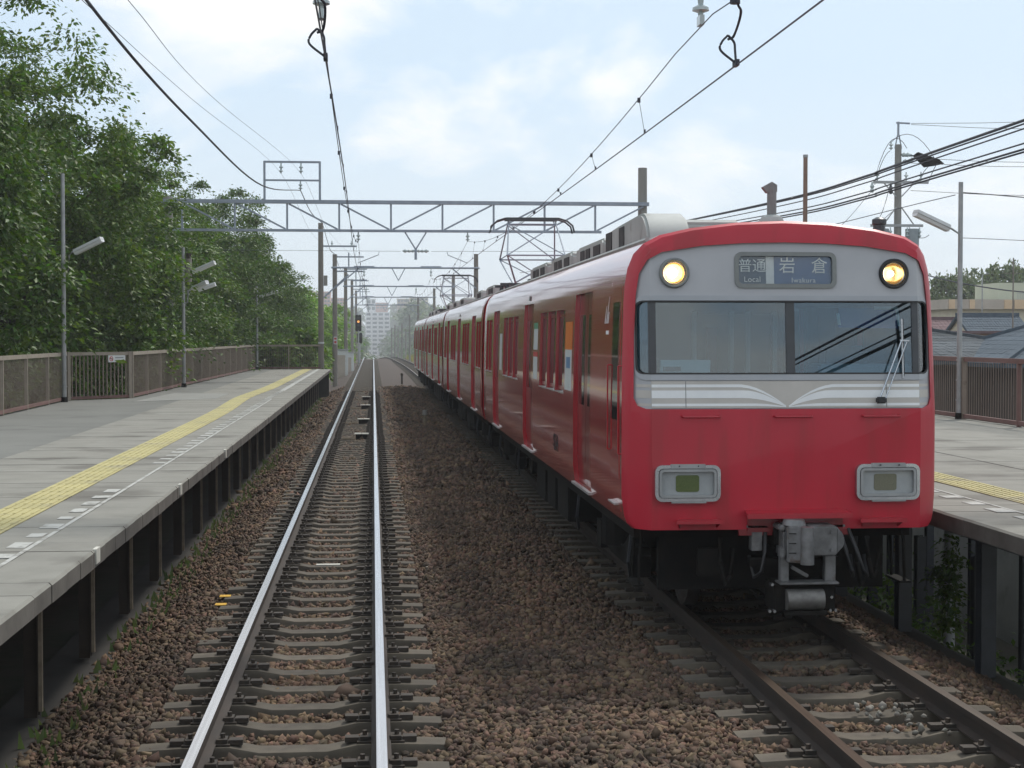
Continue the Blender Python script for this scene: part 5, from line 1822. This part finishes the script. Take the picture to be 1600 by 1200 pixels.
def crown_mesh(name, seed, rx, ry, rz, nclump, nleaf, leaf, m, hollow=0.35, spread=0.54, low=-1.0):
    g = np.random.default_rng(seed)
    d = g.normal(size=(nclump, 3))
    d /= np.linalg.norm(d, axis=1)[:, None]
    ph = g.uniform(0, 6.28, 6)
    lump = 1 + 0.16 * np.sin(3 * d[:, 0] + ph[0]) * np.sin(4 * d[:, 2] + ph[1]) + 0.13 * np.sin(5 * d[:, 1] + ph[2]) + 0.10 * np.sin(7 * d[:, 2] + 4 * d[:, 0] + ph[3])
    rad = lump * (hollow + (1 - hollow) * g.random(nclump) ** 0.55)
    c = d * rad[:, None] * np.array([rx, ry, rz])
    c = c[c[:, 2] > low * rz]
    nclump = len(c)
    cs = g.lognormal(0, 0.28, nclump) * spread
    n = nclump * nleaf
    cen = np.repeat(c, nleaf, 0)
    s = np.repeat(cs, nleaf)[:, None]
    q = g.normal(size=(n, 3)) * np.array([0.62, 0.62, 0.27])
    q[:, 2] -= 0.28 * (q[:, 0] ** 2 + q[:, 1] ** 2)
    pos = cen + q * s
    # leaf frame: points outward and droops
    out = q * np.array([1, 1, 0.2]) + g.normal(size=(n, 3)) * 0.45
    out[:, 2] -= 0.25
    out /= np.linalg.norm(out, axis=1)[:, None]
    up = np.tile(np.array([0, 0, 1.0]), (n, 1)) + g.normal(size=(n, 3)) * 0.55
    sd = np.cross(out, up)
    sd /= np.linalg.norm(sd, axis=1)[:, None] + 1e-9
    nr = np.cross(sd, out)
    ln = leaf * g.uniform(0.7, 1.3, n)[:, None]
    base = pos - out * ln * 0.5
    tip = pos + out * ln * 0.5 - nr * ln * 0.08
    a = pos - out * ln * 0.06 + sd * ln * 0.26 + nr * ln * 0.07
    b = pos - out * ln * 0.06 - sd * ln * 0.26 + nr * ln * 0.07
    vv = np.stack([base, a, tip, b], 1).reshape(-1, 3)
    i = np.arange(n) * 4
    ff = np.stack([np.stack([i, i + 1, i + 2], 1), np.stack([i, i + 2, i + 3], 1)], 1).reshape(-1, 3)
    return raw_mesh(name, vv, ff, m), c


def trunk_mesh(seed, h, r, tips, z0):
    g = random.Random(seed)
    mb = MB()
    top = Vector((g.uniform(-0.3, 0.3), g.uniform(-0.3, 0.3), h * 0.72))
    pts = [Vector((0, 0, -0.3)), Vector((0.05, 0, h * 0.2)), top * 0.6 + Vector((0, 0, 0)), top]
    mb.tube(pts, [r * 1.25, r, r * 0.75, r * 0.4], n=8)
    for tp in tips:
        q = g.uniform(0.3, 0.9)
        st_ = Vector((0, 0, 0)).lerp(top, q)
        e = Vector(tp) + Vector((0, 0, z0))
        md = st_.lerp(e, 0.5) + Vector((0, 0, 0.35))
        mb.tube([st_, md, e], [r * 0.35, r * 0.2, r * 0.06], n=5)
    return mb.mesh('trunk', 'bark', smooth=60)


CROWNS = {}


def crown_kind(key, seed, rx, ry, rz, nclump, nleaf, leaf, m, **kw):
    me, c = crown_mesh('crown', seed, rx, ry, rz, nclump, nleaf, leaf, m, **kw)
    tips = [tuple(p) for p in c[:: max(1, len(c) // 14)]]
    CROWNS[key] = (me, trunk_mesh(seed, rz * 1.9, rz * 0.045, tips, rz * 1.02), rz)


def tree(label, key, x, y, z, s=1.0, rz=0.0, group='trees behind the left platform', name='broadleaf_tree', sz=None, tilt=0.0):
    t = thing(name, label, 'tree', (x, y, z), group, rz)
    me, tr, h = CROWNS[key]
    sz = sz or s
    o = link('crown', me, t, (0, 0, h * 1.02 * sz))
    o.scale = (s, s, sz)
    structure(o, 'stuff')
    o2 = link('trunk', tr, t)
    o2.scale = (s, s, sz)
    return t


crown_kind('a', 11, 4.3, 4.6, 5.0, 330, 290, 0.14, 'leaf_dark')
crown_kind('b', 12, 4.0, 4.2, 4.7, 320, 290, 0.14, 'leaf_mid')
crown_kind('c', 13, 4.2, 4.2, 4.6, 310, 290, 0.14, 'leaf_dark')
crown_kind('far', 14, 3.6, 3.6, 4.2, 170, 110, 0.34, 'leaf_bright', spread=0.75)
crown_kind('bush', 15, 1.5, 1.5, 1.3, 70, 90, 0.19, 'leaf_mid', spread=0.4)
crown_kind('olive', 16, 4.5, 4.5, 4.0, 150, 100, 0.40, 'leaf_olive', spread=0.8)
G_ = 'trees behind the left platform'
tree('dark tree at the left edge of the view behind the near fence', 'a', -13.6, 33.5, -0.7, 1.05, 0.3, G_, sz=1.2)
tree('tallest dark tree rising over the nearest left lamp post', 'c', -12.8, 39.5, -0.7, 1.25, 1.7, G_, sz=1.36)
tree('leafy tree between the first and second left lamp posts', 'b', -10.7, 47.5, -0.7, 1.18, 3.1, G_, sz=1.25)
tree('dark tree just behind the second left lamp post', 'a', -10.3, 56, -0.7, 1.05, 4.4, G_, sz=1.02)
tree('green tree whose boughs hang over the gantry end', 'b', -9.7, 65, -0.7, 1.03, 5.3, G_, sz=1.06)
tree('dark tree behind the farthest left lamp post', 'c', -9.0, 74.5, -0.7, 1.08, 0.9, G_, sz=1.10)
tree('dark tree just past the end of the left platform', 'a', -7.9, 86, -0.7, 0.92, 2.2, G_, sz=1.02)
tree('last dark tree of the row, beside the brown pole', 'c', -7.2, 97, -0.7, 0.85, 5.9, G_, sz=0.82)
for k, (x, y, key, s) in enumerate(((-17.5, 42, 'b', 1.2), (-16.5, 54, 'c', 1.15), (-15.5, 68, 'a', 1.1), (-15, 84, 'b', 1.1))):
    tree(('nearest', 'second', 'third', 'farthest')[k] + ' tree of the back row, mostly hidden by the front row', key, x, y, -0.7, s, k * 1.3, G_)
for k, (x, y) in enumerate(((-9.9, 30.5), (-9.9, 34.5), (-10.0, 38.2), (-9.7, 44.0), (-9.2, 47.5), (-8.6, 52), (-8.5, 57), (-8.4, 62.5), (-8.3, 68), (-8.2, 73.5), (-6.6, 80.5), (-4.6, 80.2))):
    o = tree(('first', 'second', 'third', 'fourth', 'fifth', 'sixth', 'seventh', 'eighth', 'ninth', 'tenth', 'eleventh', 'twelfth')[k] + ' shrub from the left edge in the undergrowth behind the left fence', 'bush', x, y, -0.7, random.uniform(1.0, 1.35), k * 1.1, 'shrubs behind the left fence', 'shrub', sz=random.uniform(1.2, 1.6))
    o['category'] = 'shrub'
for k, (x, y, s) in enumerate(((-6.6, 112, 0.85), (-6.0, 128, 0.8), (-5.6, 146, 0.8), (-5.3, 168, 0.85))):
    tree(('nearest', 'second', 'third', 'farthest')[k] + ' bright yellow green tree beside the line poles', 'far', x, y, -0.9, s, k * 1.7, 'sunny trees along the line', sz=s * 0.95)

# dry grass tufts at the crest
g = np.random.default_rng(5)


def grass_mesh(n, x0, x1, y0, y1, h, zf):
    xs_, ys_ = g.uniform(x0, x1, n), g.uniform(y0, y1, n)
    vv = []
    ff = []
    for i in range(n):
        z = zf(xs_[i], ys_[i])
        hh = h * g.uniform(0.5, 1.2)
        dx, dy = g.normal(0, 0.25 * hh), g.normal(0, 0.25 * hh)
        wv = 0.03
        vv += [(xs_[i] - wv, ys_[i], z), (xs_[i] + wv, ys_[i], z), (xs_[i] + dx, ys_[i] + dy, z + hh)]
        ff.append((3 * i, 3 * i + 1, 3 * i + 2))
    return vv, ff


for (x0, x1, y0, y1, lab) in ((-4.2, -2.3, 150, 205, 'dry yellow grass along the left of the line near the crest'), (4.2, 6.2, 130, 205, 'dry yellow grass along the right of the line near the crest')):
    vv, ff = grass_mesh(2500, x0, x1, y0, y1, 0.9, lambda x, y: -0.55 + crest(y))
    o = link('dry_grass', raw_mesh('dry_grass', vv, ff, 'grass_dry'))
    tag(o, lab, 'grass', kind='stuff')
vv, ff = grass_mesh(900, -2.55, -2.12, 9, 78, 0.13, lambda x, y: -0.47)
o = link('trackside_weeds', raw_mesh('trackside_weeds', vv, ff, 'leaf_olive'))
tag(o, 'sparse weeds along the foot of the left platform', 'weeds', kind='stuff')
# creeper and weeds below the right platform and along the slope
me, c = crown_mesh('creeper', 21, 1.6, 12, 0.5, 150, 60, 0.11, 'leaf_mid', hollow=0.1, spread=0.4)
o = link('undergrowth', me, None, (7.3, 27, -1.75))
tag(o, 'low green weeds on the slope below the right platform', 'weeds', kind='stuff')
me, c = crown_mesh('creeper', 22, 0.09, 0.25, 0.75, 40, 26, 0.07, 'leaf_mid', hollow=0.1, spread=0.12)
o = link('ivy_creeper', me, None, (p.x, p.y, 0))
o.location = (6.1, 16.5, -0.3)
tag(o, 'ivy climbing a support post below the right platform', 'ivy', kind='stuff')

# ------------------------------------------------------------------ houses on the right
GZ = -3.6


def tiled_slope(parent, p00, p10, p01, p11, nu, nv, m, name='roof_tile', th=0.018):
    """courses of tiles on a roof slope: p00-p10 eave, p01-p11 ridge; each course overlaps the one below"""
    p00, p10, p01, p11 = map(Vector, (p00, p10, p01, p11))
    nrm = (p10 - p00).cross(p01 - p00).normalized()
    if nrm.z < 0:
        nrm = -nrm
    for j in range(nv):
        a, b = j / nv, (j + 1.12) / nv
        b = min(b, 1.0)
        l0, r0 = p00.lerp(p01, a), p10.lerp(p11, a)
        l1, r1 = p00.lerp(p01, b), p10.lerp(p11, b)
        mb = MB()
        for i in range(nu):
            q0, q1 = i / nu, (i + 1) / nu - 0.06 / nu
            A, B, C, D = l0.lerp(r0, q0), l0.lerp(r0, q1), l1.lerp(r1, q1), l1.lerp(r1, q0)
            lift = nrm * (th + 0.01 * random.random())
            mb._add([A + lift, B + lift, C + nrm * 0.012, D + nrm * 0.012, A, B, C, D], [(0, 1, 2, 3), (4, 5, 1, 0), (5, 6, 2, 1), (7, 4, 0, 3), (6, 7, 3, 2)])
        o = mb.build('tile_course', m, parent)
        o['kind'] = 'stuff'


def gable_house(label, cx, cy, w_, d_, eave, ridge, roofm, wallm, axis='x', over=0.4, nu=30, nv=9, base=GZ, win=()):
    """ridge along axis"""
    t = thing('house', label, 'house', (cx, cy, base), 'houses beyond the right platform')
    e, r_ = eave - base, ridge - base
    wl_ = MB()
    if axis == 'x':
        wl_.prism([(-w_ / 2, -d_ / 2, 0), (-w_ / 2, -d_ / 2, e), (-w_ / 2, 0, r_ - 0.1), (-w_ / 2, d_ / 2, e), (-w_ / 2, d_ / 2, 0)], (w_, 0, 0))
    else:
        wl_.prism([(-w_ / 2, -d_ / 2, 0), (-w_ / 2, -d_ / 2, e), (0, -d_ / 2, r_ - 0.1), (w_ / 2, -d_ / 2, e), (w_ / 2, -d_ / 2, 0)], (0, d_, 0))
    wl_.build('wall', wallm, t)
    rf = MB()
    sl = (r_ - e) / ((d_ if axis == 'x' else w_) / 2)
    dz = over * sl
    if axis == 'x':
        A = [(-w_ / 2 - over, -d_ / 2 - over, e - dz), (w_ / 2 + over, -d_ / 2 - over, e - dz), (-w_ / 2 - over, 0, r_), (w_ / 2 + over, 0, r_)]
        B = [(w_ / 2 + over, d_ / 2 + over, e - dz), (-w_ / 2 - over, d_ / 2 + over, e - dz), (w_ / 2 + over, 0, r_), (-w_ / 2 - over, 0, r_)]
        rg_ = ((-w_ / 2 - over, 0, r_ + 0.05), (w_ / 2 + over, 0, r_ + 0.05))
    else:
        A = [(-w_ / 2 - over, d_ / 2 + over, e - dz), (-w_ / 2 - over, -d_ / 2 - over, e - dz), (0, d_ / 2 + over, r_), (0, -d_ / 2 - over, r_)]
        B = [(w_ / 2 + over, -d_ / 2 - over, e - dz), (w_ / 2 + over, d_ / 2 + over, e - dz), (0, -d_ / 2 - over, r_), (0, d_ / 2 + over, r_)]
        rg_ = ((0, -d_ / 2 - over, r_ + 0.05), (0, d_ / 2 + over, r_ + 0.05))
    ro = MB()
    for S in (A, B):
        ro.prism([S[0], S[1], S[3], S[2]], (0, 0, -0.12))
    roof = ro.build('roof', roofm, t)
    tiled_slope(roof, A[0], A[1], A[2], A[3], nu, nv, roofm)
    tiled_slope(roof, B[0], B[1], B[2], B[3], nu, nv, roofm)
    MB().bar(rg_[0], rg_[1], 0.2, 0.14).build('ridge', roofm, roof)
    for x, z, ww, hh in win:
        f_ = MB().box(x - ww / 2, x + ww / 2, -d_ / 2 - 0.04, -d_ / 2 - 0.004, z - base - hh / 2, z - base + hh / 2).build('window', 'galvanised', t)
        MB().box(x - ww / 2 + 0.06, x - 0.03, -d_ / 2 - 0.05, -d_ / 2 - 0.041, z - base - hh / 2 + 0.06, z - base + hh / 2 - 0.06).box(x + 0.03, x + ww / 2 - 0.06, -d_ / 2 - 0.05, -d_ / 2 - 0.041, z - base - hh / 2 + 0.06, z - base + hh / 2 - 0.06).build('pane', 'window_dark', f_)
    return t


# 1: slate hip roof right behind the fence
def hip_house(label, cx, cy, w_, d_, eave, ridge, rl, roofm, base=GZ, over=0.6):
    t = thing('house', label, 'house', (cx, cy, base), 'houses beyond the right platform')
    e, r_ = eave - base, ridge - base
    MB().box(-w_ / 2, w_ / 2, -d_ / 2, d_ / 2, 1.9, e).build('upper_wall', 'wood_wall', t)
    MB().box(-w_ / 2 - 0.02, w_ / 2 + 0.02, -d_ / 2 - 0.02, d_ / 2 + 0.02, 0, 1.9).build('lower_wall', 'white_wall', t)
    sl = (r_ - e) / (d_ / 2)
    dz = over * sl
    c00, c10 = (-w_ / 2 - over, -d_ / 2 - over, e - dz), (w_ / 2 + over, -d_ / 2 - over, e - dz)
    c01, c11 = (-w_ / 2 - over, d_ / 2 + over, e - dz), (w_ / 2 + over, d_ / 2 + over, e - dz)
    ra, rb = (-rl / 2, 0, r_), (rl / 2, 0, r_)
    ro = MB()
    for q in ((c00, c10, rb, ra), (c11, c01, ra, rb), (c01, c00, ra), (c10, c11, rb)):
        ro.prism(q, (0, 0, -0.1))
    roof = ro.build('roof', roofm, t)
    tiled_slope(roof, c00, c10, ra, rb, 40, 11, roofm, th=0.014)
    tiled_slope(roof, c10, c11, rb, rb, 26, 11, roofm, th=0.014)
    tiled_slope(roof, c01, c00, ra, ra, 26, 11, roofm, th=0.014)
    for q in ((c00, ra), (c10, rb), (c01, ra), (c11, rb), (ra, rb)):
        MB().bar(Vector(q[0]) + Vector((0, 0, 0.04)), Vector(q[1]) + Vector((0, 0, 0.04)), 0.14, 0.1).build('hip_ridge', roofm, roof)
    for x in (-2.2, 0.6, 2.8):
        f_ = MB().box(x - 0.6, x + 0.6, -d_ / 2 - 0.05, -d_ / 2 - 0.004, 2.5, 3.7).build('window', 'galvanised', t)
        MB().box(x - 0.54, x - 0.03, -d_ / 2 - 0.06, -d_ / 2 - 0.051, 2.56, 3.64).box(x + 0.03, x + 0.54, -d_ / 2 - 0.06, -d_ / 2 - 0.051, 2.56, 3.64).build('pane', 'window_dark', f_)
    return t


ap = atY(1458, 518, 47)
hip_house('low house with slate grey hip roof just beyond the right fence', ap.x - 1.0, 47, 9.5, 7.0, 1.95, ap.z, 2.0, 'slate_tile')
p = atY(1553, 548, 41)
hip_house('house with dark blue tiled hip roof cut off by the right edge', p.x + 4.1, 44, 7.0, 6.0, 2.0, 3.1, 1.4, 'blue_tile')
# 3: wide brown metal sheet roof
p0, p1 = atY(1480, 521, 60), atY(1660, 521, 60)
t = thing('shed', 'wide low shed with brown sheet metal front above the hip roof', 'shed', ((p0.x + p1.x) / 2, 61, GZ), 'houses beyond the right platform')
MB().box(-(p1.x - p0.x) / 2, (p1.x - p0.x) / 2, -0.6, 6, 0, p0.z - GZ).build('wall', 'brown_sheet', t)
MB().box(-(p1.x - p0.x) / 2 - 0.1, (p1.x - p0.x) / 2 + 0.1, -0.75, 6.1, p0.z - GZ, p0.z - GZ + 0.1).build('roof', 'purple_roof', t)
for k in range(16):
    x = lerp(-(p1.x - p0.x) / 2, (p1.x - p0.x) / 2, (k + 0.5) / 16)
    MB().box(x - 0.02, x + 0.02, -0.63, -0.601, 0, p0.z - GZ - 0.01).build('sheet_seam', 'brown_sheet', t)
# 4: small blue roofed house with pale gable
p = atY(1556, 492, 68)
gable_house('house with blue tiled roof and pale end wall behind the brown shed', p.x + 0.4, 70, 2.6, 4.6, 2.3, p.z, 'blue_tile', 'cream_wall', 'x', 0.15, 22, 12)
p = atY(1520, 500, 72)
gable_house('house with purplish brown roof beside the blue roofed house', p.x + 0.2, 74, 3.0, 5.0, 2.3, p.z + 0.05, 'purple_roof', 'cream_wall', 'x', 0.25, 18, 9)
p = atY(1462, 503, 82)
gable_house('cream house with pale grey tiled roof beside the train corner', p.x - 0.3, 84, 2.5, 4.0, 2.6, p.z, 'grey_tile', 'cream_wall', 'x', 0.4, 18, 8)
# 5: cream block with peach parapets
q0, q1 = atY(1481, 467, 95), atY(1680, 467, 95)
zt_ = q0.z
t = thing('apartment_block', 'cream apartment block with peach balcony parapets behind the roofs', 'building', (q0.x, 95, GZ), 'houses beyond the right platform')
wd = q1.x - q0.x
MB().box(0.4, wd, 0.5, 9, 0, zt_ - GZ - 0.15).build('wall', 'cream_wall', t)
MB().box(0.0, wd, 0.0, 9.2, zt_ - GZ - 0.62, zt_ - GZ - 0.02).build('parapet', 'taupe_wall', t)
for a_, b_ in ((1482.5, 1492), (1515, 1523), (1569, 1583), (1585, 1600)):
    xa, xb = atY(a_, 470, 95).x - q0.x, atY(b_, 470, 95).x - q0.x
    MB().box(xa, xb, -0.06, -0.004, zt_ - GZ - 0.6, zt_ - GZ - 0.05).build('parapet_panel', 'peach_wall', t)
for a_, b_ in ((1511, 1523), (1534, 1546)):
    xa, xb = atY(a_, 470, 95.5).x - q0.x, atY(b_, 470, 95.5).x - q0.x
    zc_ = atY(1500, 500, 95.5).z - GZ
    f_ = MB().box(xa, xb, 0.44, 0.496, zc_ - 0.22, zc_ + 0.22).build('window', 'galvanised', t)
    MB().box(xa + 0.03, (xa + xb) / 2 - 0.02, 0.43, 0.439, zc_ - 0.18, zc_ + 0.18).box((xa + xb) / 2 + 0.02, xb - 0.03, 0.43, 0.439, zc_ - 0.18, zc_ + 0.18).build('pane', 'window_dark', f_)
xa = atY(1570, 470, 97).x - q0.x
zc_ = atY(1570, 441, 97).z - GZ
MB().box(xa, xa + 4.5, 3.0, 7, zt_ - GZ - 0.1, zc_).build('roof_tank', 'pale_green_wall', t)
rl = MB()
for k in range(22):
    rl.box(xa + 0.1 * k, xa + 0.1 * k + 0.02, 0.06, 0.08, zt_ - GZ - 0.02, zt_ - GZ + 0.34)
rl.box(xa - 0.05, xa + 2.3, 0.05, 0.09, zt_ - GZ + 0.34, zt_ - GZ + 0.38)
rl.build('roof_railing', 'galvanised', t)
# aerial and lamp poles among the houses
for x, y, yb, Y_, lab in ((1583.5, 403, 520, 66, 'tall thin aerial pole at the right edge over the roofs'), (1535, 430, 520, 78, 'grey street lamp pole between the roofs')):
    p = atY(x, y, Y_)
    t = thing('aerial_pole' if Y_ == 66 else 'street_lamp', lab, 'pole', (p.x, Y_, GZ))
    MB().cyl((0, 0, 0), (0, 0, p.z - GZ), 0.045, 0.03, n=8).build('pole', 'pole_brown' if Y_ == 66 else 'galvanised', t, smooth=40)
    a_ = MB()
    if Y_ == 66:
        for k in range(5):
            a_.bar((-0.3 + 0.12 * k, -0.2, p.z - GZ - 0.65), (-0.3 + 0.12 * k, 0.2, p.z - GZ - 0.65), 0.015)
        a_.bar((-0.35, 0, p.z - GZ - 0.65), (0.35, 0, p.z - GZ - 0.65), 0.02)
        a_.build('aerial', 'pole_brown', t)
    else:
        a_.tube([(0, 0, p.z - GZ), (0.1, 0, p.z - GZ + 0.05), (0.35, 0, p.z - GZ + 0.07)], 0.025)
        a_.build('lamp_arm', 'galvanised', t)
for k, (x, y, yt, Y_, s) in enumerate(((1470, 0, 450, 125, 0.85), (1512, 0, 447, 128, 0.8), (1552, 0, 434, 132, 0.95))):
    p = atY(x, yt, Y_)
    hgt = (p.z - GZ)
    tree(('left', 'middle', 'right')[k] + ' tree of the three behind the cream apartment block', 'olive', p.x, Y_, GZ, s, k * 2.0, 'trees behind the apartment block', sz=hgt / 6.9)

# ------------------------------------------------------------------ far end of the line
t = thing('railway_signal', 'railway signal with amber light beside the far line poles', 'signal', (*atY(560, 500, 150).xy, crest(150)), 'railway signals')
MB().cyl((0, 0, -0.6), (0, 0, 4.6), 0.07, n=8).build('post', 'galvanised', t, smooth=40)
MB().box(-0.28, 0.28, -0.10, 0.1, 3.0, 4.55).build('head', 'under_black', t, bevel=0.06)
for k in range(4):
    MB().cyl((0, -0.14, 3.2 + 0.35 * k), (0, -0.10, 3.2 + 0.35 * k), 0.11, n=14).build('light', 'signal_amber' if k == 2 else 'window_dark', t)
t = thing('railway_signal', 'lower dark railway signal near the crest', 'signal', (*atY(562, 530, 165).xy, crest(165)), 'railway signals')
MB().cyl((0, 0, -0.6), (0, 0, 2.9), 0.07, n=8).build('post', 'galvanised', t, smooth=40)
MB().box(-0.26, 0.26, -0.10, 0.1, 1.8, 2.9).build('head', 'under_black', t, bevel=0.06)
MB().cyl((0, -0.14, 2.6), (0, -0.10, 2.6), 0.10, n=14).build('light', 'window_dark', t)
for k, (x, Y_, h, lab) in enumerate(((533, 118, 2.2, 'white trackside cabinet beside the far line poles'), (543, 128, 1.9, 'smaller white trackside cabinet beyond the first one'))):
    p = atY(x, 555, Y_)
    t = thing('trackside_cabinet', lab, 'cabinet', (p.x, Y_, -0.7 + crest(Y_)), 'trackside cabinets')
    MB().box(-0.5, 0.5, -0.3, 0.3, 0, h).build('case', 'notice_white', t, bevel=0.02)
    MB().box(-0.38, 0.30, -0.32, -0.305, 0.2, h - 0.35).build('door', 'taupe_wall', t)
    MB().box(-0.55, 0.55, -0.36, 0.34, h, h + 0.08).build('lid', 'galvanised', t)
for k, (x, yt, Y_) in enumerate(((612, 512, 230), (617, 508, 215), (622, 512, 240), (628, 505, 200), (634, 514, 210), (640, 492, 172))):
    p = atY(x, yt, Y_)
    t = thing('line_pole', ('first', 'second', 'third', 'fourth', 'fifth', 'sixth')[k] + ' slim far pole counted from the tower towards the train tail', 'pole', (p.x, Y_, crest(Y_) - 0.8), 'far poles on the right of the line')
    MB().cyl((0, 0, 0), (0, 0, p.z - crest(Y_) + 0.8), 0.12, 0.09, n=8).build('shaft', 'pole_concrete', t, smooth=40)
    MB().box(-0.5, 0.5, -0.04, 0.04, p.z - crest(Y_) + 0.3, p.z - crest(Y_) + 0.4).build('cross_arm', 'galvanised', t)


def block(label, x0, x1, ytop, ybot, Y_, depth, wallm, floors, bays, name='apartment_block', balcony=None):
    a, b = atY(x0, ytop, Y_), atY(x1, ybot, Y_)
    w_, h = b.x - a.x, a.z - b.z
    t = thing(name, label, 'building', ((a.x + b.x) / 2, Y_ + depth / 2, b.z - 6), 'far buildings down the line')
    MB().box(-w_ / 2, w_ / 2, -depth / 2, depth / 2, 0, h + 6).build('wall', wallm, t)
    MB().box(-w_ / 2 - 0.2, w_ / 2 + 0.2, -depth / 2 - 0.2, depth / 2 + 0.2, h + 6, h + 6.5).build('roof', wallm, t)
    fh = h / floors
    for j in range(floors):
        z = 6 + fh * j
        for i in range(bays):
            x = lerp(-w_ / 2, w_ / 2, (i + 0.5) / bays)
            bw = w_ / bays * 0.34
            MB().box(x - bw, x + bw, -depth / 2 - 0.15, -depth / 2 - 0.01, z + fh * 0.42, z + fh * 0.92).build('window', 'far_dark', t)
        if balcony:
            MB().box(-w_ / 2 * balcony, w_ / 2 * 0.92, -depth / 2 - 1.4, -depth / 2 - 0.02, z + fh * 0.02, z + fh * 0.34).build('balcony', 'far_white', t)
    return t


block('white apartment tower with stacked balconies at the end of the line', 571, 609.5, 489, 556, 1000, 14, 'far_white', 10, 4, balcony=0.45)
block('narrow taller white stair tower behind the white apartment tower', 573, 587, 468, 520, 1040, 8, 'far_white', 5, 2, name='tower_block')
block('pinkish red apartment block above the trees on the left', 487, 516, 457, 480, 820, 18, 'pink_wall', 4, 6)
block('low pale pink block beside the red apartment block', 517, 540, 467, 482, 860, 18, 'pink_wall', 3, 5)
block('long low pink roofed block behind the white tower', 584, 606, 474, 484, 1150, 15, 'pink_wall', 2, 5)
block('grey block on the wooded hill right of the tower', 621, 640, 468, 480, 900, 15, 'taupe_wall', 2, 4)
block('cream block on the wooded hill right of the grey one', 641, 669, 466, 482, 880, 15, 'cream_wall', 3, 5)


def far_wood(label, seed, x0, x1, y0, y1, n, zadd, leaf=1.5):
    g_ = np.random.default_rng(seed)
    cx = g_.uniform(x0, x1, n)
    cy = g_.uniform(y0, y1, n)
    cz = np.array([terr(a, b) for a, b in zip(cx, cy)])
    vv, ff, off_ = [], [], 0
    me0, _ = crown_mesh('tmp', seed, 4.6, 4.6, 4.6, 22, 14, leaf * 1.2, 'leaf_far', hollow=0.5, spread=1.7)
    nv = len(me0.vertices)
    co = np.empty(nv * 3, np.float32)
    me0.vertices.foreach_get('co', co)
    co = co.reshape(-1, 3)
    tri = np.empty(len(me0.polygons) * 3, np.int32)
    me0.loops.foreach_get('vertex_index', tri)
    tri = tri.reshape(-1, 3)
    for i in range(n):
        s = g_.uniform(0.7, 1.3)
        a = g_.uniform(0, 6.28)
        rot = np.array([[math.cos(a), -math.sin(a), 0], [math.sin(a), math.cos(a), 0], [0, 0, 1]])
        vv.append((co * s) @ rot.T + np.array([cx[i], cy[i], cz[i] + zadd * s]))
        ff.append(tri + off_)
        off_ += nv
    bpy.data.meshes.remove(me0)
    o = link('far_woods', raw_mesh('far_woods', np.concatenate(vv), np.concatenate(ff), 'leaf_far'))
    return tag(o, label, 'woods', kind='stuff')


far_wood('hazy wooded slope left of the white tower', 31, -75, -5.5, 330, 800, 300, 4.0)
far_wood('hazy wooded slope right of the white tower', 32, 8, 110, 330, 860, 360, 4.0)
far_wood('distant wooded ridge behind the white tower', 33, -120, 160, 1080, 1300, 130, 4.0, 2.2)

# ------------------------------------------------------------------ haze
hz = MB().box(-905, 905, -125, 1655, -13.3, 42)
hm = bpy.data.materials.new('haze')
hm.use_nodes = True
tt = hm.node_tree
tt.nodes.remove(tt.nodes['Principled BSDF'])
pv = tt.nodes.new('ShaderNodeVolumePrincipled')
pv.inputs['Color'].default_value = (0.90, 0.94, 1.0, 1)
pv.inputs['Density'].default_value = 0.00055
pv.inputs['Anisotropy'].default_value = 0.35
tt.links.new(pv.outputs[0], tt.nodes['Material Output'].inputs['Volume'])
o = hz.build('haze', hm)
tag(o, 'pale summer haze over the whole view', 'haze', kind='stuff')
